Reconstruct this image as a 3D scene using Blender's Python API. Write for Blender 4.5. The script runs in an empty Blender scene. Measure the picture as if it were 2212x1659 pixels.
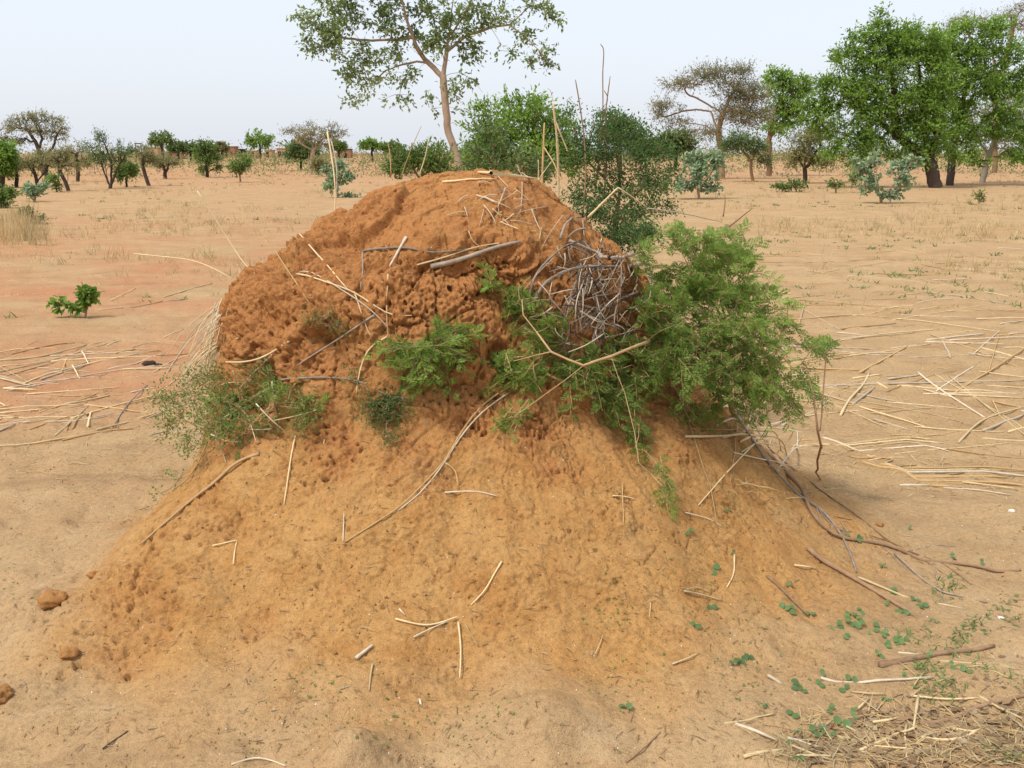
import bpy, math, random
import numpy as np
from mathutils import Vector, Matrix
from mathutils.bvhtree import BVHTree

R = math.radians
scene = bpy.context.scene
COL = scene.collection

# ------------------------------------------------------------------ camera, sky, sun, exposure
CAM_Z, PITCH, FPX = 1.60, R(13.5), 2080.0            # eye height, tilt, focal length in photo units (2212 wide)
cam_d = bpy.data.cameras.new('camera'); cam = bpy.data.objects.new('camera', cam_d); COL.objects.link(cam)
cam.location = (0, 0, CAM_Z); cam.rotation_euler = (R(90) - PITCH, 0, 0)
cam_d.sensor_fit = 'HORIZONTAL'; cam_d.sensor_width = 36.0; cam_d.lens = 36.0 * FPX / 2212.0
cam_d.clip_start = 0.05; cam_d.clip_end = 6000
scene.camera = cam

SUN_EL, SUN_AZ = R(56), R(-128)                       # azimuth clockwise from +Y: the sun stands left, a little behind the camera
world = bpy.data.worlds.new('World'); scene.world = world; world.use_nodes = True
wn, wl = world.node_tree.nodes, world.node_tree.links
wn.clear()
sky = wn.new('ShaderNodeTexSky'); sky.sky_type = 'NISHITA'; sky.sun_disc = False
sky.sun_elevation = SUN_EL; sky.sun_rotation = SUN_AZ; sky.air_density = 1.0; sky.dust_density = 4.0; sky.ozone_density = 1.5
b1 = wn.new('ShaderNodeBackground'); b1.inputs['Strength'].default_value = 0.05
b2 = wn.new('ShaderNodeBackground'); b2.inputs['Color'].default_value = (0.85, 0.89, 0.965, 1); b2.inputs['Strength'].default_value = 0.87   # even hazy overcast
ad = wn.new('ShaderNodeAddShader'); wo = wn.new('ShaderNodeOutputWorld')
wl.new(sky.outputs[0], b1.inputs[0]); wl.new(b1.outputs[0], ad.inputs[0]); wl.new(b2.outputs[0], ad.inputs[1]); wl.new(ad.outputs[0], wo.inputs[0])
sun_d = bpy.data.lights.new('sun', 'SUN'); sun_d.energy = 3.3; sun_d.angle = R(9); sun_d.color = (1.0, 0.955, 0.88)
sun = bpy.data.objects.new('sun', sun_d); COL.objects.link(sun)
sdir = Vector((math.sin(SUN_AZ) * math.cos(SUN_EL), math.cos(SUN_AZ) * math.cos(SUN_EL), math.sin(SUN_EL)))
sun.rotation_euler = sdir.to_track_quat('Z', 'Y').to_euler(); sun.location = sdir * 30
scene.view_settings.view_transform = 'Standard'; scene.view_settings.look = 'None'
scene.view_settings.exposure = 0.0; scene.view_settings.gamma = 1.0; scene.view_settings.use_curve_mapping = False
scene.render.engine = 'CYCLES'
scene.cycles.max_bounces = 6; scene.cycles.transparent_max_bounces = 8; scene.cycles.transmission_bounces = 3

# ------------------------------------------------------------------ numeric helpers
rng = np.random.default_rng(7)
def smooth(a, b, x):
    t = np.clip((x - a) / (b - a), 0, 1); return t * t * (3 - 2 * t)
_perm = np.random.default_rng(11).permutation(256).astype(np.int32); _perm = np.concatenate([_perm, _perm, _perm])
_g = np.array([[1,1,0],[-1,1,0],[1,-1,0],[-1,-1,0],[1,0,1],[-1,0,1],[1,0,-1],[-1,0,-1],[0,1,1],[0,-1,1],[0,1,-1],[0,-1,-1],[1,1,0],[0,-1,1],[-1,1,0],[0,-1,-1]], np.float32)
_gx, _gy, _gz = (np.ascontiguousarray(np.tile(_g[:, k], 48)[_perm & 15]) for k in range(3))     # gradients by hash
def perlin(P, freq=1.0, off=0.0):
    P = np.asarray(P, np.float32)
    if len(P) > 60000: return np.concatenate([perlin(P[k:k + 40000], freq, off) for k in range(0, len(P), 40000)])
    ax = []
    for k in range(3):
        c = np.ascontiguousarray(P[:, k]) * np.float32(freq) + np.float32(off)
        i = np.floor(c); f = c - i; ax.append((i.astype(np.int32) & 255, f, f * f * f * (f * (f * 6 - 15) + 10)))
    (ix, fx, ux), (iy, fy, uy), (iz, fz, uz) = ax
    def corner(h, x, y, z): return _gx.take(h) * x + _gy.take(h) * y + _gz.take(h) * z
    out = 0
    for dx in (0, 1):
        px = _perm.take(ix + dx); row = []
        for dy in (0, 1):
            h = _perm.take(px + iy + dy) + iz
            a = corner(h, fx - dx, fy - dy, fz); b = corner(h + 1, fx - dx, fy - dy, fz - 1)
            row.append(a + uz * (b - a))
        v = row[0] + uy * (row[1] - row[0])
        out = v if dx == 0 else out + ux * (v - out)
    return out
def fbm(P, freq, octv=4, gain=0.5, off=0.0):
    o = 0; a = 1.0
    for k in range(octv):
        o = o + a * perlin(P, freq * 2 ** k, off + 17.3 * k); a *= gain
    return o
def worley(P, freq, off=0.0, jit=0.9, two=False):
    """distance (in cells) to the nearest feature point, a random number of its cell, and the second distance"""
    P = np.asarray(P, np.float32) * np.float32(freq) + np.float32(off)
    I = np.floor(P).astype(np.int32); F = P - I
    d1 = np.full(len(P), 9, np.float32); d2 = d1.copy(); idr = np.zeros(len(P), np.float32)
    for dx in (-1, 0, 1):
        a = _perm[(I[:, 0] + dx) & 255]
        for dy in (-1, 0, 1):
            b = _perm[a + ((I[:, 1] + dy) & 255)]
            for dz in (-1, 0, 1):
                h = _perm[b + ((I[:, 2] + dz) & 255)]
                h2 = _perm[h + 37]; h3 = _perm[h2 + 91]; h4 = _perm[h3 + 13]
                q = np.float32(jit / 255)
                X = dx + 0.5 + (h - 127.5) * q - F[:, 0]; Y = dy + 0.5 + (h2 - 127.5) * q - F[:, 1]; Z = dz + 0.5 + (h3 - 127.5) * q - F[:, 2]
                d = np.sqrt(X * X + Y * Y + Z * Z)
                m = d < d1
                d2 = np.where(m, d1, np.minimum(d2, d)); idr = np.where(m, h4 / 255.0, idr); d1 = np.where(m, d, d1)
    return (d1, idr, d2) if two else (d1, idr)

cp, sp = math.cos(PITCH), math.sin(PITCH)
def ray(u, v):
    x, y = (u - 1106.0) / FPX, (829.5 - v) / FPX
    return Vector((x, cp + y * sp, -sp + y * cp))
EYE = Vector((0, 0, CAM_Z))
def at(u, v, Y):                                      # the point at world depth Y seen at that place of the photograph
    d = ray(u, v); return EYE + d * (Y / d.y)
def gp(u, v, z=0.0):                                  # the point of the level ground seen there
    d = ray(u, v); return EYE + d * ((z - CAM_Z) / d.z)
def dist_of(v): return gp(1106, v).y

# ------------------------------------------------------------------ mesh collector
class MB:
    def __init__(s): s.V = []; s.F4 = []; s.F3 = []; s.n = 0
    def add(s, V, F4=None, F3=None):
        V = np.asarray(V, np.float32).reshape(-1, 3)
        if F4 is not None and len(F4): s.F4.append(np.asarray(F4, np.int32) + s.n)
        if F3 is not None and len(F3): s.F3.append(np.asarray(F3, np.int32) + s.n)
        s.V.append(V); s.n += len(V)
    def tube(s, pts, rad, sides=5, cap=True):
        P = np.asarray([tuple(p) for p in pts], np.float64); n = len(P)
        rad = np.broadcast_to(np.asarray(rad, np.float64), (n,))
        T = np.gradient(P, axis=0); T /= np.linalg.norm(T, axis=1)[:, None] + 1e-12
        a = np.array([0, 0, 1.0]) if abs(T[0, 2]) < 0.9 else np.array([1.0, 0, 0])
        N = np.cross(T[0], a); N /= np.linalg.norm(N)
        ang = np.arange(sides) * 2 * math.pi / sides
        V = np.zeros((n, sides, 3))
        for i in range(n):
            N = N - T[i] * N.dot(T[i]); N /= np.linalg.norm(N) + 1e-12
            B = np.cross(T[i], N)
            V[i] = P[i] + rad[i] * (np.cos(ang)[:, None] * N + np.sin(ang)[:, None] * B)
        i = np.arange(n - 1)[:, None]; k = np.arange(sides)[None]; k2 = (k + 1) % sides
        F = np.stack([i * sides + k, i * sides + k2, (i + 1) * sides + k2, (i + 1) * sides + k], -1).reshape(-1, 4)
        F3 = []
        if cap:
            for q in range(1, sides - 1):
                F3.append((0, q + 1, q)); b = (n - 1) * sides; F3.append((b, b + q, b + q + 1))
        s.add(V, F, np.array(F3, np.int32) if F3 else None)
    def leaves(s, P, D, N, L, W, fold=0.25, shape='rhomb'):
        """one small blade per row: base P, direction D, face normal N, length L, width W"""
        P = np.asarray(P, np.float64); D = np.asarray(D, np.float64); N = np.asarray(N, np.float64)
        D = D / (np.linalg.norm(D, axis=1)[:, None] + 1e-9)
        S = np.cross(D, N); S /= np.linalg.norm(S, axis=1)[:, None] + 1e-9
        N = np.cross(S, D)
        L = np.broadcast_to(L, (len(P),))[:, None]; W = np.broadcast_to(W, (len(P),))[:, None]
        b = np.arange(len(P))[:, None]
        if shape == 'rhomb':
            V = np.stack([P, P + D * L * .45 + S * W * .5 + N * W * fold, P + D * L, P + D * L * .45 - S * W * .5 + N * W * fold], 1)
            s.add(V.reshape(-1, 3), b * 4 + np.array([[0, 1, 2, 3]]))
        elif shape == 'oval':
            V = np.stack([P, P + D * L * .28 + S * W * .46 + N * W * fold * .8, P + D * L * .68 + S * W * .44 + N * W * fold, P + D * L,
                          P + D * L * .68 - S * W * .44 + N * W * fold, P + D * L * .28 - S * W * .46 + N * W * fold * .8], 1)
            s.add(V.reshape(-1, 3), np.concatenate([b * 6 + np.array([[0, 1, 2, 3]]), b * 6 + np.array([[0, 3, 4, 5]])]))
        elif shape == 'strip':
            M = P + D * L * .5 + N * L * fold
            E = P + D * L
            V = np.stack([P - S * W * .5, P + S * W * .5, M + S * W * .4, M - S * W * .4, E], 1)
            s.add(V.reshape(-1, 3), b * 5 + np.array([[0, 1, 2, 3]]), b * 5 + np.array([[3, 2, 4]]))
    def build(s, name, mat, parent=None, smooth_=True):
        me = bpy.data.meshes.new(name)
        V = np.concatenate(s.V) if s.V else np.zeros((0, 3), np.float32)
        nf4 = sum(len(f) for f in s.F4); nf3 = sum(len(f) for f in s.F3)
        loops = np.concatenate([f.ravel() for f in s.F4] + [f.ravel() for f in s.F3]) if nf4 + nf3 else np.zeros(0, np.int32)
        start = np.concatenate([np.arange(nf4) * 4, nf4 * 4 + np.arange(nf3) * 3]).astype(np.int32)
        me.vertices.add(len(V)); me.vertices.foreach_set('co', V.astype(np.float32).ravel())
        me.loops.add(len(loops)); me.loops.foreach_set('vertex_index', loops.astype(np.int32))
        me.polygons.add(nf4 + nf3); me.polygons.foreach_set('loop_start', start)
        if smooth_: me.polygons.foreach_set('use_smooth', np.ones(nf4 + nf3, bool))
        me.update(calc_edges=True)
        if mat is not None: me.materials.append(mat)
        o = bpy.data.objects.new(name, me); COL.objects.link(o)
        if parent is not None: o.parent = parent
        return o
def tag(o, label=None, cat=None, group=None, kind=None):
    if label: o['label'] = label
    if cat: o['category'] = cat
    if group: o['group'] = group
    if kind: o['kind'] = kind
    return o
def empty(name, loc, label, cat, group=None):
    e = bpy.data.objects.new(name, None); COL.objects.link(e); e.location = loc; e.empty_display_size = 0.1
    return tag(e, label, cat, group)
def part(mb, name, mat, root):
    """a part whose vertices were laid out in world space, hung under its thing"""
    o = mb.build(name, mat)
    o.data.transform(Matrix.Translation(-Vector(root.location)))
    o.parent = root
    return o
def solo(mb, name, mat, label, cat, group=None, base=None):
    """a one-mesh thing laid out in world space, its origin moved to its base"""
    o = mb.build(name, mat)
    V = mb.V[0]
    b = Vector(base) if base is not None else Vector(V.mean(0).tolist())
    o.data.transform(Matrix.Translation(-b)); o.location = b
    return tag(o, label, cat, group)

# ------------------------------------------------------------------ materials
def new_mat(name, rough=0.9, spec=0.2):
    m = bpy.data.materials.new(name); m.use_nodes = True
    n, l = m.node_tree.nodes, m.node_tree.links
    bs = n['Principled BSDF']; bs.inputs['Roughness'].default_value = rough; bs.inputs['Specular IOR Level'].default_value = spec
    return m, n, l, bs
def nz(n, l, scale, detail=4, rough=0.6, vec=None, dist=0.0):
    t = n.new('ShaderNodeTexNoise'); t.inputs['Scale'].default_value = scale; t.inputs['Detail'].default_value = detail
    t.inputs['Roughness'].default_value = rough; t.inputs['Distortion'].default_value = dist
    if vec is not None: l.new(vec, t.inputs['Vector'])
    return t
def ramp(n, l, src, stops):
    r = n.new('ShaderNodeValToRGB'); e = r.color_ramp.elements
    while len(e) < len(stops): e.new(0.5)
    for q, (p, c) in zip(e, stops): q.position = p; q.color = (*c, 1) if len(c) == 3 else c
    l.new(src, r.inputs[0]); return r
def mix(n, l, fac, a, b, mode='MIX'):
    m = n.new('ShaderNodeMix'); m.data_type = 'RGBA'; m.blend_type = mode
    for sock, v in ((m.inputs[0], fac), (m.inputs[6], a), (m.inputs[7], b)):
        if hasattr(v, 'is_linked') or hasattr(v, 'node'): l.new(v, sock)
        elif isinstance(v, (int, float)): sock.default_value = v
        else: sock.default_value = (*v, 1)
    return m.outputs[2]
def bump(n, l, bs, src, strength, dist):
    b = n.new('ShaderNodeBump'); b.inputs['Strength'].default_value = strength; b.inputs['Distance'].default_value = dist
    l.new(src, b.inputs['Height']); l.new(b.outputs[0], bs.inputs['Normal']); return b
def math_n(n, l, op, a, b=None):
    m = n.new('ShaderNodeMath'); m.operation = op
    for sock, v in zip(m.inputs, (a, b)):
        if v is None: continue
        if hasattr(v, 'node'): l.new(v, sock)
        else: sock.default_value = v
    return m.outputs[0]

def soil_material():
    m, n, l, bs = new_mat('soil', 0.95, 0.08)
    geo = n.new('ShaderNodeNewGeometry'); pos = geo.outputs['Position']
    at_ = n.new('ShaderNodeAttribute'); at_.attribute_name = 'soil'
    sep = n.new('ShaderNodeSeparateColor'); l.new(at_.outputs['Color'], sep.inputs[0])
    big = nz(n, l, 0.09, 3, 0.55, pos); mid = nz(n, l, 1.3, 5, 0.65, pos); fine = nz(n, l, 55, 5, 0.7, pos); grit = nz(n, l, 320, 2, 0.6, pos)
    patch = nz(n, l, 7, 5, 0.7, pos, 0.3)
    # open field: pale tan sand, redder where the topsoil is gone
    field = mix(n, l, ramp(n, l, mid.outputs[0], [(0.35, (0, 0, 0)), (0.7, (1, 1, 1))]).outputs[0], SAND_A, SAND_B)
    redm = math_n(n, l, 'MULTIPLY', sep.outputs[2], ramp(n, l, mid.outputs[0], [(0.3, (.45, .45, .45)), (0.65, (1, 1, 1))]).outputs[0])
    field = mix(n, l, redm, field, SAND_RED)
    # mound clay
    clay = mix(n, l, ramp(n, l, patch.outputs[0], [(0.36, (0, 0, 0)), (0.66, (1, 1, 1))]).outputs[0], CLAY_A, CLAY_B)
    clay = mix(n, l, sep.outputs[1], clay, CLAY_RED)
    base = mix(n, l, sep.outputs[0], field, clay)
    base = mix(n, l, 1.0, base, ramp(n, l, fine.outputs[0], [(0.28, (.72, .70, .68)), (0.5, (1, 1, 1)), (0.72, (1.13, 1.12, 1.1))]).outputs[0], 'MULTIPLY')
    # grey-brown organic crust and dark grains
    crust = ramp(n, l, nz(n, l, 3.3, 6, 0.72, pos, 0.4).outputs[0], [(0.56, (0, 0, 0)), (0.72, (1, 1, 1))])
    base = mix(n, l, math_n(n, l, 'MULTIPLY', crust.outputs[0], math_n(n, l, 'SUBTRACT', 0.45, math_n(n, l, 'MULTIPLY', sep.outputs[0], 0.25))), base, (0.27, 0.20, 0.11))
    # drifted bands of trampled litter and bare scuffs on the field
    mp = n.new('ShaderNodeMapping'); mp.inputs['Scale'].default_value = (0.55, 1.6, 1.0); mp.inputs['Rotation'].default_value = (0, 0, 0.25); l.new(pos, mp.inputs['Vector'])
    scuff = nz(n, l, 1.9, 7, 0.74, mp.outputs[0], 0.6)
    fieldm = math_n(n, l, 'SUBTRACT', 1.0, sep.outputs[0])
    base = mix(n, l, math_n(n, l, 'MULTIPLY', fieldm, math_n(n, l, 'MULTIPLY', ramp(n, l, scuff.outputs[0], [(0.53, (0, 0, 0)), (0.66, (1, 1, 1))]).outputs[0], 0.55)), base, (0.27, 0.165, 0.085))
    base = mix(n, l, math_n(n, l, 'MULTIPLY', fieldm, math_n(n, l, 'MULTIPLY', ramp(n, l, scuff.outputs[0], [(0.30, (1, 1, 1)), (0.42, (0, 0, 0))]).outputs[0], 0.5)), base, (0.54, 0.40, 0.235))
    gr = ramp(n, l, grit.outputs[0], [(0.33, (.45, .42, .38)), (0.43, (1, 1, 1)), (0.62, (1, 1, 1)), (0.72, (1.4, 1.4, 1.4))])
    base = mix(n, l, 0.85, base, gr.outputs[0], 'MULTIPLY')
    spk = nz(n, l, 130, 3, 0.7, pos); base = mix(n, l, 0.8, base, ramp(n, l, spk.outputs[0], [(0.27, (.5, .46, .42)), (0.36, (1, 1, 1)), (0.68, (1, 1, 1)), (0.76, (1.2, 1.2, 1.2))]).outputs[0], 'MULTIPLY')
    l.new(base, bs.inputs['Base Color'])
    h = math_n(n, l, 'ADD', math_n(n, l, 'MULTIPLY', fine.outputs[0], 1.0), math_n(n, l, 'MULTIPLY', grit.outputs[0], 0.22))
    rough_n = nz(n, l, 26, 8, 0.78, pos, 0.8); h = math_n(n, l, 'ADD', h, math_n(n, l, 'MULTIPLY', rough_n.outputs[0], math_n(n, l, 'ADD', 0.6, math_n(n, l, 'MULTIPLY', sep.outputs[0], 0.55))))
    bump(n, l, bs, h, 0.75, 0.014)
    return m
SAND_A, SAND_B, SAND_RED = (0.47, 0.322, 0.172), (0.385, 0.245, 0.12), (0.45, 0.215, 0.108)
CLAY_A, CLAY_B, CLAY_RED = (0.49, 0.280, 0.106), (0.43, 0.218, 0.072), (0.42, 0.190, 0.068)
M = {}
M['soil'] = soil_material()
# ------------------------------------------------------------------ ground and mound
AX, AY = -0.10, 4.30                                  # axis of the mound
KNOBS = [(-0.41, 2.24, 0.12, 0.13), (0.09, 2.40, 0.17, 0.095), (0.62, 2.42, 0.3, 0.03), (-1.75, 3.15, .12, .05), (-0.9, 2.5, .35, .03)]
def knobs(x, y):
    k = 0 * x
    m = (np.abs(x) < 3) & (np.abs(y - 2.6) < 1.6)
    if not m.any(): return k
    xo, x, y = x, x[m], y[m]; ko = k; k = 0
    w = 0.25 * perlin(np.stack([x, y, 0 * x], 1), 7.0, 3.0)
    for (kx, ky, kr, kh) in KNOBS:
        d = np.sqrt((x - kx) ** 2 + (y - ky) ** 2) / kr + w
        k = k + kh * np.exp(-(d * d) * 1.2)
    ko[m] = k; return ko
def ground_h(x, y):
    P = np.stack([x, y, np.zeros_like(x)], 1)
    r = np.sqrt(x * x + y * y)
    near = 1 - smooth(14, 40, r)
    h = 0.028 * perlin(P, 0.45, 5) + 0.5 * smooth(60, 400, r) * perlin(P, 0.012, 9)
    h = h + near * (0.010 * perlin(P, 1.7, 1) + 0.016 * fbm(P, 4.5, 3, 0.6, 2.2) - 0.012 * smooth(0.25, 0.5, perlin(P, 6.5, 40)))
    return h + knobs(x, y)

AZ = np.array([0, 45, 90, 135, 180, 202, 225, 248, 270, 292, 315, 338, 360.0])
PR = {  # (r, z) from the top to the foot
 0:   [(0,1.52),(.20,1.46),(.36,1.33),(.54,1.18),(.70,1.02),(.90,.60),(1.12,.40),(1.34,.18),(1.66,.035),(2.15,-.03)],
 90:  [(0,1.52),(.25,1.46),(.50,1.38),(.75,1.20),(.95,.95),(1.1,.60),(1.3,.35),(1.42,.15),(1.6,.03),(2.25,-.03)],
 180: [(0,1.52),(.25,1.48),(.47,1.40),(.76,1.21),(1.05,1.05),(1.18,.66),(1.27,.36),(1.34,.15),(1.47,.02),(1.85,-.05)],
 202: [(0,1.52),(.26,1.48),(.48,1.39),(.77,1.19),(1.05,1.04),(1.16,.66),(1.29,.38),(1.44,.16),(1.64,.03),(2.1,-.05)],
 225: [(0,1.52),(.27,1.47),(.49,1.37),(.74,1.19),(.94,1.02),(1.07,.66),(1.33,.44),(1.70,.22),(2.10,.055),(2.65,-.03)],
 248: [(0,1.52),(.26,1.47),(.46,1.38),(.68,1.22),(.80,1.00),(.94,.64),(1.22,.42),(1.58,.18),(1.98,.035),(2.55,-.03)],
 270: [(0,1.52),(.25,1.465),(.42,1.37),(.59,1.24),(.66,1.00),(.85,.65),(1.15,.42),(1.50,.17),(1.85,.035),(2.35,-.03)],
 292: [(0,1.52),(.24,1.46),(.40,1.35),(.57,1.21),(.65,.99),(.84,.63),(1.13,.41),(1.46,.17),(1.82,.035),(2.35,-.03)],
 315: [(0,1.52),(.22,1.45),(.38,1.33),(.55,1.18),(.66,.99),(.86,.61),(1.12,.40),(1.42,.17),(1.78,.035),(2.35,-.03)],
 338: [(0,1.52),(.21,1.45),(.37,1.33),(.54,1.18),(.68,1.00),(.88,.60),(1.11,.40),(1.36,.18),(1.70,.035),(2.25,-.03)],
}
mid_ = lambda a, b: [((p[0] + q[0]) / 2, (p[1] + q[1]) / 2) for p, q in zip(PR[a], PR[b])]
PR[45], PR[135], PR[360] = mid_(0, 90), mid_(90, 180), PR[0]
CT = np.array([PR[int(a)] for a in AZ])               # (13, 10, 2)
def hermite(xs, ys, x):                               # monotone-ish cubic along axis 0
    d = np.gradient(ys, xs, axis=0)
    i = np.clip(np.searchsorted(xs, x, side='right') - 1, 0, len(xs) - 2)
    h = (xs[i + 1] - xs[i]); t = (x - xs[i]) / h
    sh = (-1,) + (1,) * (ys.ndim - 1); t = t.reshape(sh); h = h.reshape(sh)
    return (2*t**3 - 3*t**2 + 1) * ys[i] + (t**3 - 2*t**2 + t) * h * d[i] + (-2*t**3 + 3*t**2) * ys[i+1] + (t**3 - t**2) * h * d[i+1]

NC, NR = 1130, 585
# columns: dense on the side one can see from the path, sparse behind
th = np.concatenate([np.linspace(160, 380, 1045, endpoint=False), np.linspace(380, 520, NC - 1045, endpoint=False)]) % 360
ca = hermite(AZ, CT, th)                              # (NC, 10, 2)
tt = np.linspace(0, 9, 400)
fineP = hermite(np.arange(10.0), np.transpose(ca, (1, 0, 2)), tt)      # (400, NC, 2)
seg = np.linalg.norm(np.diff(fineP, axis=0), axis=2); arc = np.concatenate([np.zeros((1, NC)), np.cumsum(seg, 0)])
prof = np.zeros((NR, NC, 2))
for c in range(NC):
    s = np.linspace(0.012, 1, NR) * arc[-1, c]
    prof[:, c, 0] = np.interp(s, arc[:, c], fineP[:, c, 0]); prof[:, c, 1] = np.interp(s, arc[:, c], fineP[:, c, 1])
X = AX + prof[..., 0] * np.cos(np.radians(th)); Y = AY + prof[..., 0] * np.sin(np.radians(th)); Z = prof[..., 1].copy()
B0 = np.stack([X, Y, Z], -1)
def grid_normals(B):
    du = np.roll(B, -1, 1) - np.roll(B, 1, 1); dv = np.gradient(B, axis=0)
    N = np.cross(dv, du); N /= np.linalg.norm(N, axis=-1)[..., None] + 1e-12
    return N
N0 = grid_normals(B0)
P = B0.reshape(-1, 3); zf = P[:, 2]; thf = np.tile(th, NR)
foot = smooth(-0.02, 0.12, zf)                        # fade of the relief towards the foot
# places of the mound, looked up once on the plain shape
def bvh_of(B, step):
    b = B[::step, ::step]; r_, c_ = b.shape[:2]
    i = np.arange(r_ - 1)[:, None]; k = np.arange(c_)[None]; k2 = (k + 1) % c_
    F = np.stack([i * c_ + k, (i + 1) * c_ + k, (i + 1) * c_ + k2, i * c_ + k2], -1).reshape(-1, 4)
    return BVHTree.FromPolygons([tuple(v) for v in b.reshape(-1, 3).tolist()], [tuple(f) for f in F.tolist()])
bvh0 = bvh_of(B0, 8)
def on0(u, v):
    h = bvh0.ray_cast(EYE, ray(u, v)); return np.array(h[0]) if h[0] is not None else np.array(gp(u, v))
def blobs(lst):
    o = np.zeros(len(P), np.float32)
    for (u, v, rad, s) in lst:
        c = on0(u, v); d = np.sqrt(((P - c) ** 2).sum(1)) / rad
        o = np.maximum(o, s * (1 - smooth(0.55, 1.15, d)))
    return o
wob = fbm(P, 5, 3, 0.55, 31)
def sub(mask, f):
    o = np.zeros(len(P), np.float32); ix = np.nonzero(mask)[0]; o[ix] = f(P[ix]); return o
front = (thf > 165) | (thf < 15)                      # fine holes only on the side that the path shows
por = blobs([(760, 500, .22, 1), (840, 470, .14, .9), (640, 590, .25, 1), (540, 680, .25, 1), (560, 800, .25, 1), (680, 640, .22, .9), (520, 720, .2, 1), (500, 640, .15, 1),
             (900, 640, .2, 1), (1000, 650, .17, 1), (1080, 620, .13, .8), (780, 600, .17, .7), (640, 720, .2, .75), (720, 760, .16, .5),
             (730, 990, .11, 1), (700, 940, .1, .8), (860, 880, .16, .7), (1000, 860, .2, .6), (1060, 760, .15, .8), (1200, 900, .15, .45), (1450, 970, .12, .8), (1440, 880, .1, .6),
             (430, 1090, .16, .7), (330, 1190, .13, .8), (290, 1280, .13, .9), (270, 1400, .17, 1), (230, 1320, .14, .9), (330, 1330, .12, .8), (240, 1250, .12, .8), (120, 1330, .13, .8), (190, 1460, .12, .7), (560, 1350, .08, .8), (670, 1370, .07, .6),
             (470, 1130, .13, .7), (1000, 1040, .1, .5), (1150, 430, .13, .5), (1200, 420, .12, .8), (1230, 460, .1, .6), (1100, 900, .2, .3), (760, 1130, .1, .5)])
por = smooth(0.25, 0.75, por + 0.38 * wob) * (0.25 + 0.75 * smooth(-0.22, 0.02, fbm(P, 4.4, 3, .55, 63)))
up = smooth(0.38, 0.88, zf + 0.16 * wob)              # the steep upper body
topm = smooth(1.18, 1.30, zf + 0.06 * wob)            # the smooth crumbly cap
d = np.zeros(len(P), np.float32)
d += foot * (0.030 * perlin(P, 2.6, 4) + 0.018 * perlin(P, 5.5, 8))
# broken blocks of the old crust on the steep body
def f_(Q):
    w_a, id_a, w_b = worley(Q * np.array([1, 1, 1.25], np.float32), 6.5, 1.9, 1.0, True); return (id_a - 0.5) * smooth(0.0, 0.10, w_b - w_a) - 0.55 * (1 - smooth(0.0, 0.07, w_b - w_a))
PB = P + 0.03 * np.stack([perlin(P, 11, 3), perlin(P, 11, 13), perlin(P, 11, 23)], 1)
def subq(mask, f, Q):
    o = np.zeros(len(P), np.float32); ix = np.nonzero(mask)[0]; o[ix] = f(Q[ix].astype(np.float32)); return o
d += (up * (1 - 0.75 * topm) + 0.25 * por * (1 - up)) * 0.034 * subq(((up > 0.02) | (por > .1)) & front, f_, PB)
d += up * (1 - 0.6 * topm) * (0.034 * perlin(P, 6, 2) + 0.016 * perlin(P, 13, 6))
# peeled layers: sharp little scarps
n1 = fbm(P, 4.2, 4, 0.55, 50); n2 = fbm(P, 8.0, 4, 0.55, 70)
scarp = smooth(0.02, 0.045, n1) * 0.6 + smooth(-0.22, -0.19, n1) * 0.6 + smooth(0.16, 0.185, n2) * 0.5 + smooth(-0.2, -0.18, n2) * .35
d += (0.009 + 0.007 * up) * (1 - 0.7 * topm) * smooth(0.06, 0.3, zf) * scarp
# rain runnels down the apron
tr = np.radians(thf)
runP = np.stack([np.cos(tr) * 1.3, np.sin(tr) * 1.3, 0.12 * zf], 1)
ran = perlin(runP, 9, 12) + 0.6 * perlin(runP, 21, 15)
d += smooth(0.12, 0.35, zf) * (1 - smooth(0.62, 0.8, zf)) * 0.014 * ran
# crumb texture
c1 = perlin(P, 30, 1); c2 = perlin(P, 62, 3); r1 = 0.25 - np.abs(perlin(P + 0.01 * c2[:, None], 19, 5)); r2 = 0.25 - np.abs(perlin(P, 41, 7)); r3 = 0.25 - np.abs(perlin(P, 75, 9)); crumb = smooth(0.0, 0.35, fbm(P, 3.1, 3, .6, 64)) * (1 - topm)
d += (0.0018 + 0.007 * por + 0.003 * up + 0.002 * topm + 0.005 * crumb) * c1 * foot + (0.001 + 0.0045 * por + 0.0018 * up + 0.004 * crumb) * c2
ed = np.clip(por + 0.34 * up * (1 - topm) + 0.5 * crumb, 0, 1.2)
d -= foot * ed * (0.016 * np.abs(r1) ** .8 + 0.013 * r2 + 0.008 * r3)      # sharp-edged crumbs and creases
# lumps of the porous walls
def f_(Q):
    w1, id1, w2 = worley(Q, 15, 0.3, 0.9, True); return (0.5 - w1) * smooth(0.0, 0.2, w2 - w1)
d += por * 0.012 * sub((por > 0.01) & front, f_)
# chambers and galleries laid open
PH = P + 0.011 * np.stack([perlin(P, 24, 33), perlin(P, 24, 43), perlin(P, 24, 53)], 1) + 0.005 * np.stack([perlin(P, 60, 33), perlin(P, 60, 43), perlin(P, 60, 53)], 1)
def f_(Q):
    w, idr = worley(Q * np.array([1, 1, 0.8], np.float32), 19, 4.7); return (idr < 0.7) * smooth(0, 1, np.clip(((0.06 + 0.30 * ((idr * 7.3) % 1) ** 2.2) - w) / 0.09, 0, 1))
d -= 0.046 * smooth(0.1, 0.5, por) * subq((por > 0.1) & front, f_, PH)
def f_(Q):
    w, idr = worley(Q, 40, 9.1); return (idr < 0.65) * smooth(0, 1, np.clip(((0.12 + 0.27 * ((idr * 5.1) % 1)) - w) / 0.10, 0, 1))
d -= 0.026 * smooth(0.1, 0.4, por + 0.25 * up * (1 - topm)) * subq((por + 0.25 * up > 0.1) & front, f_, PH)
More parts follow.
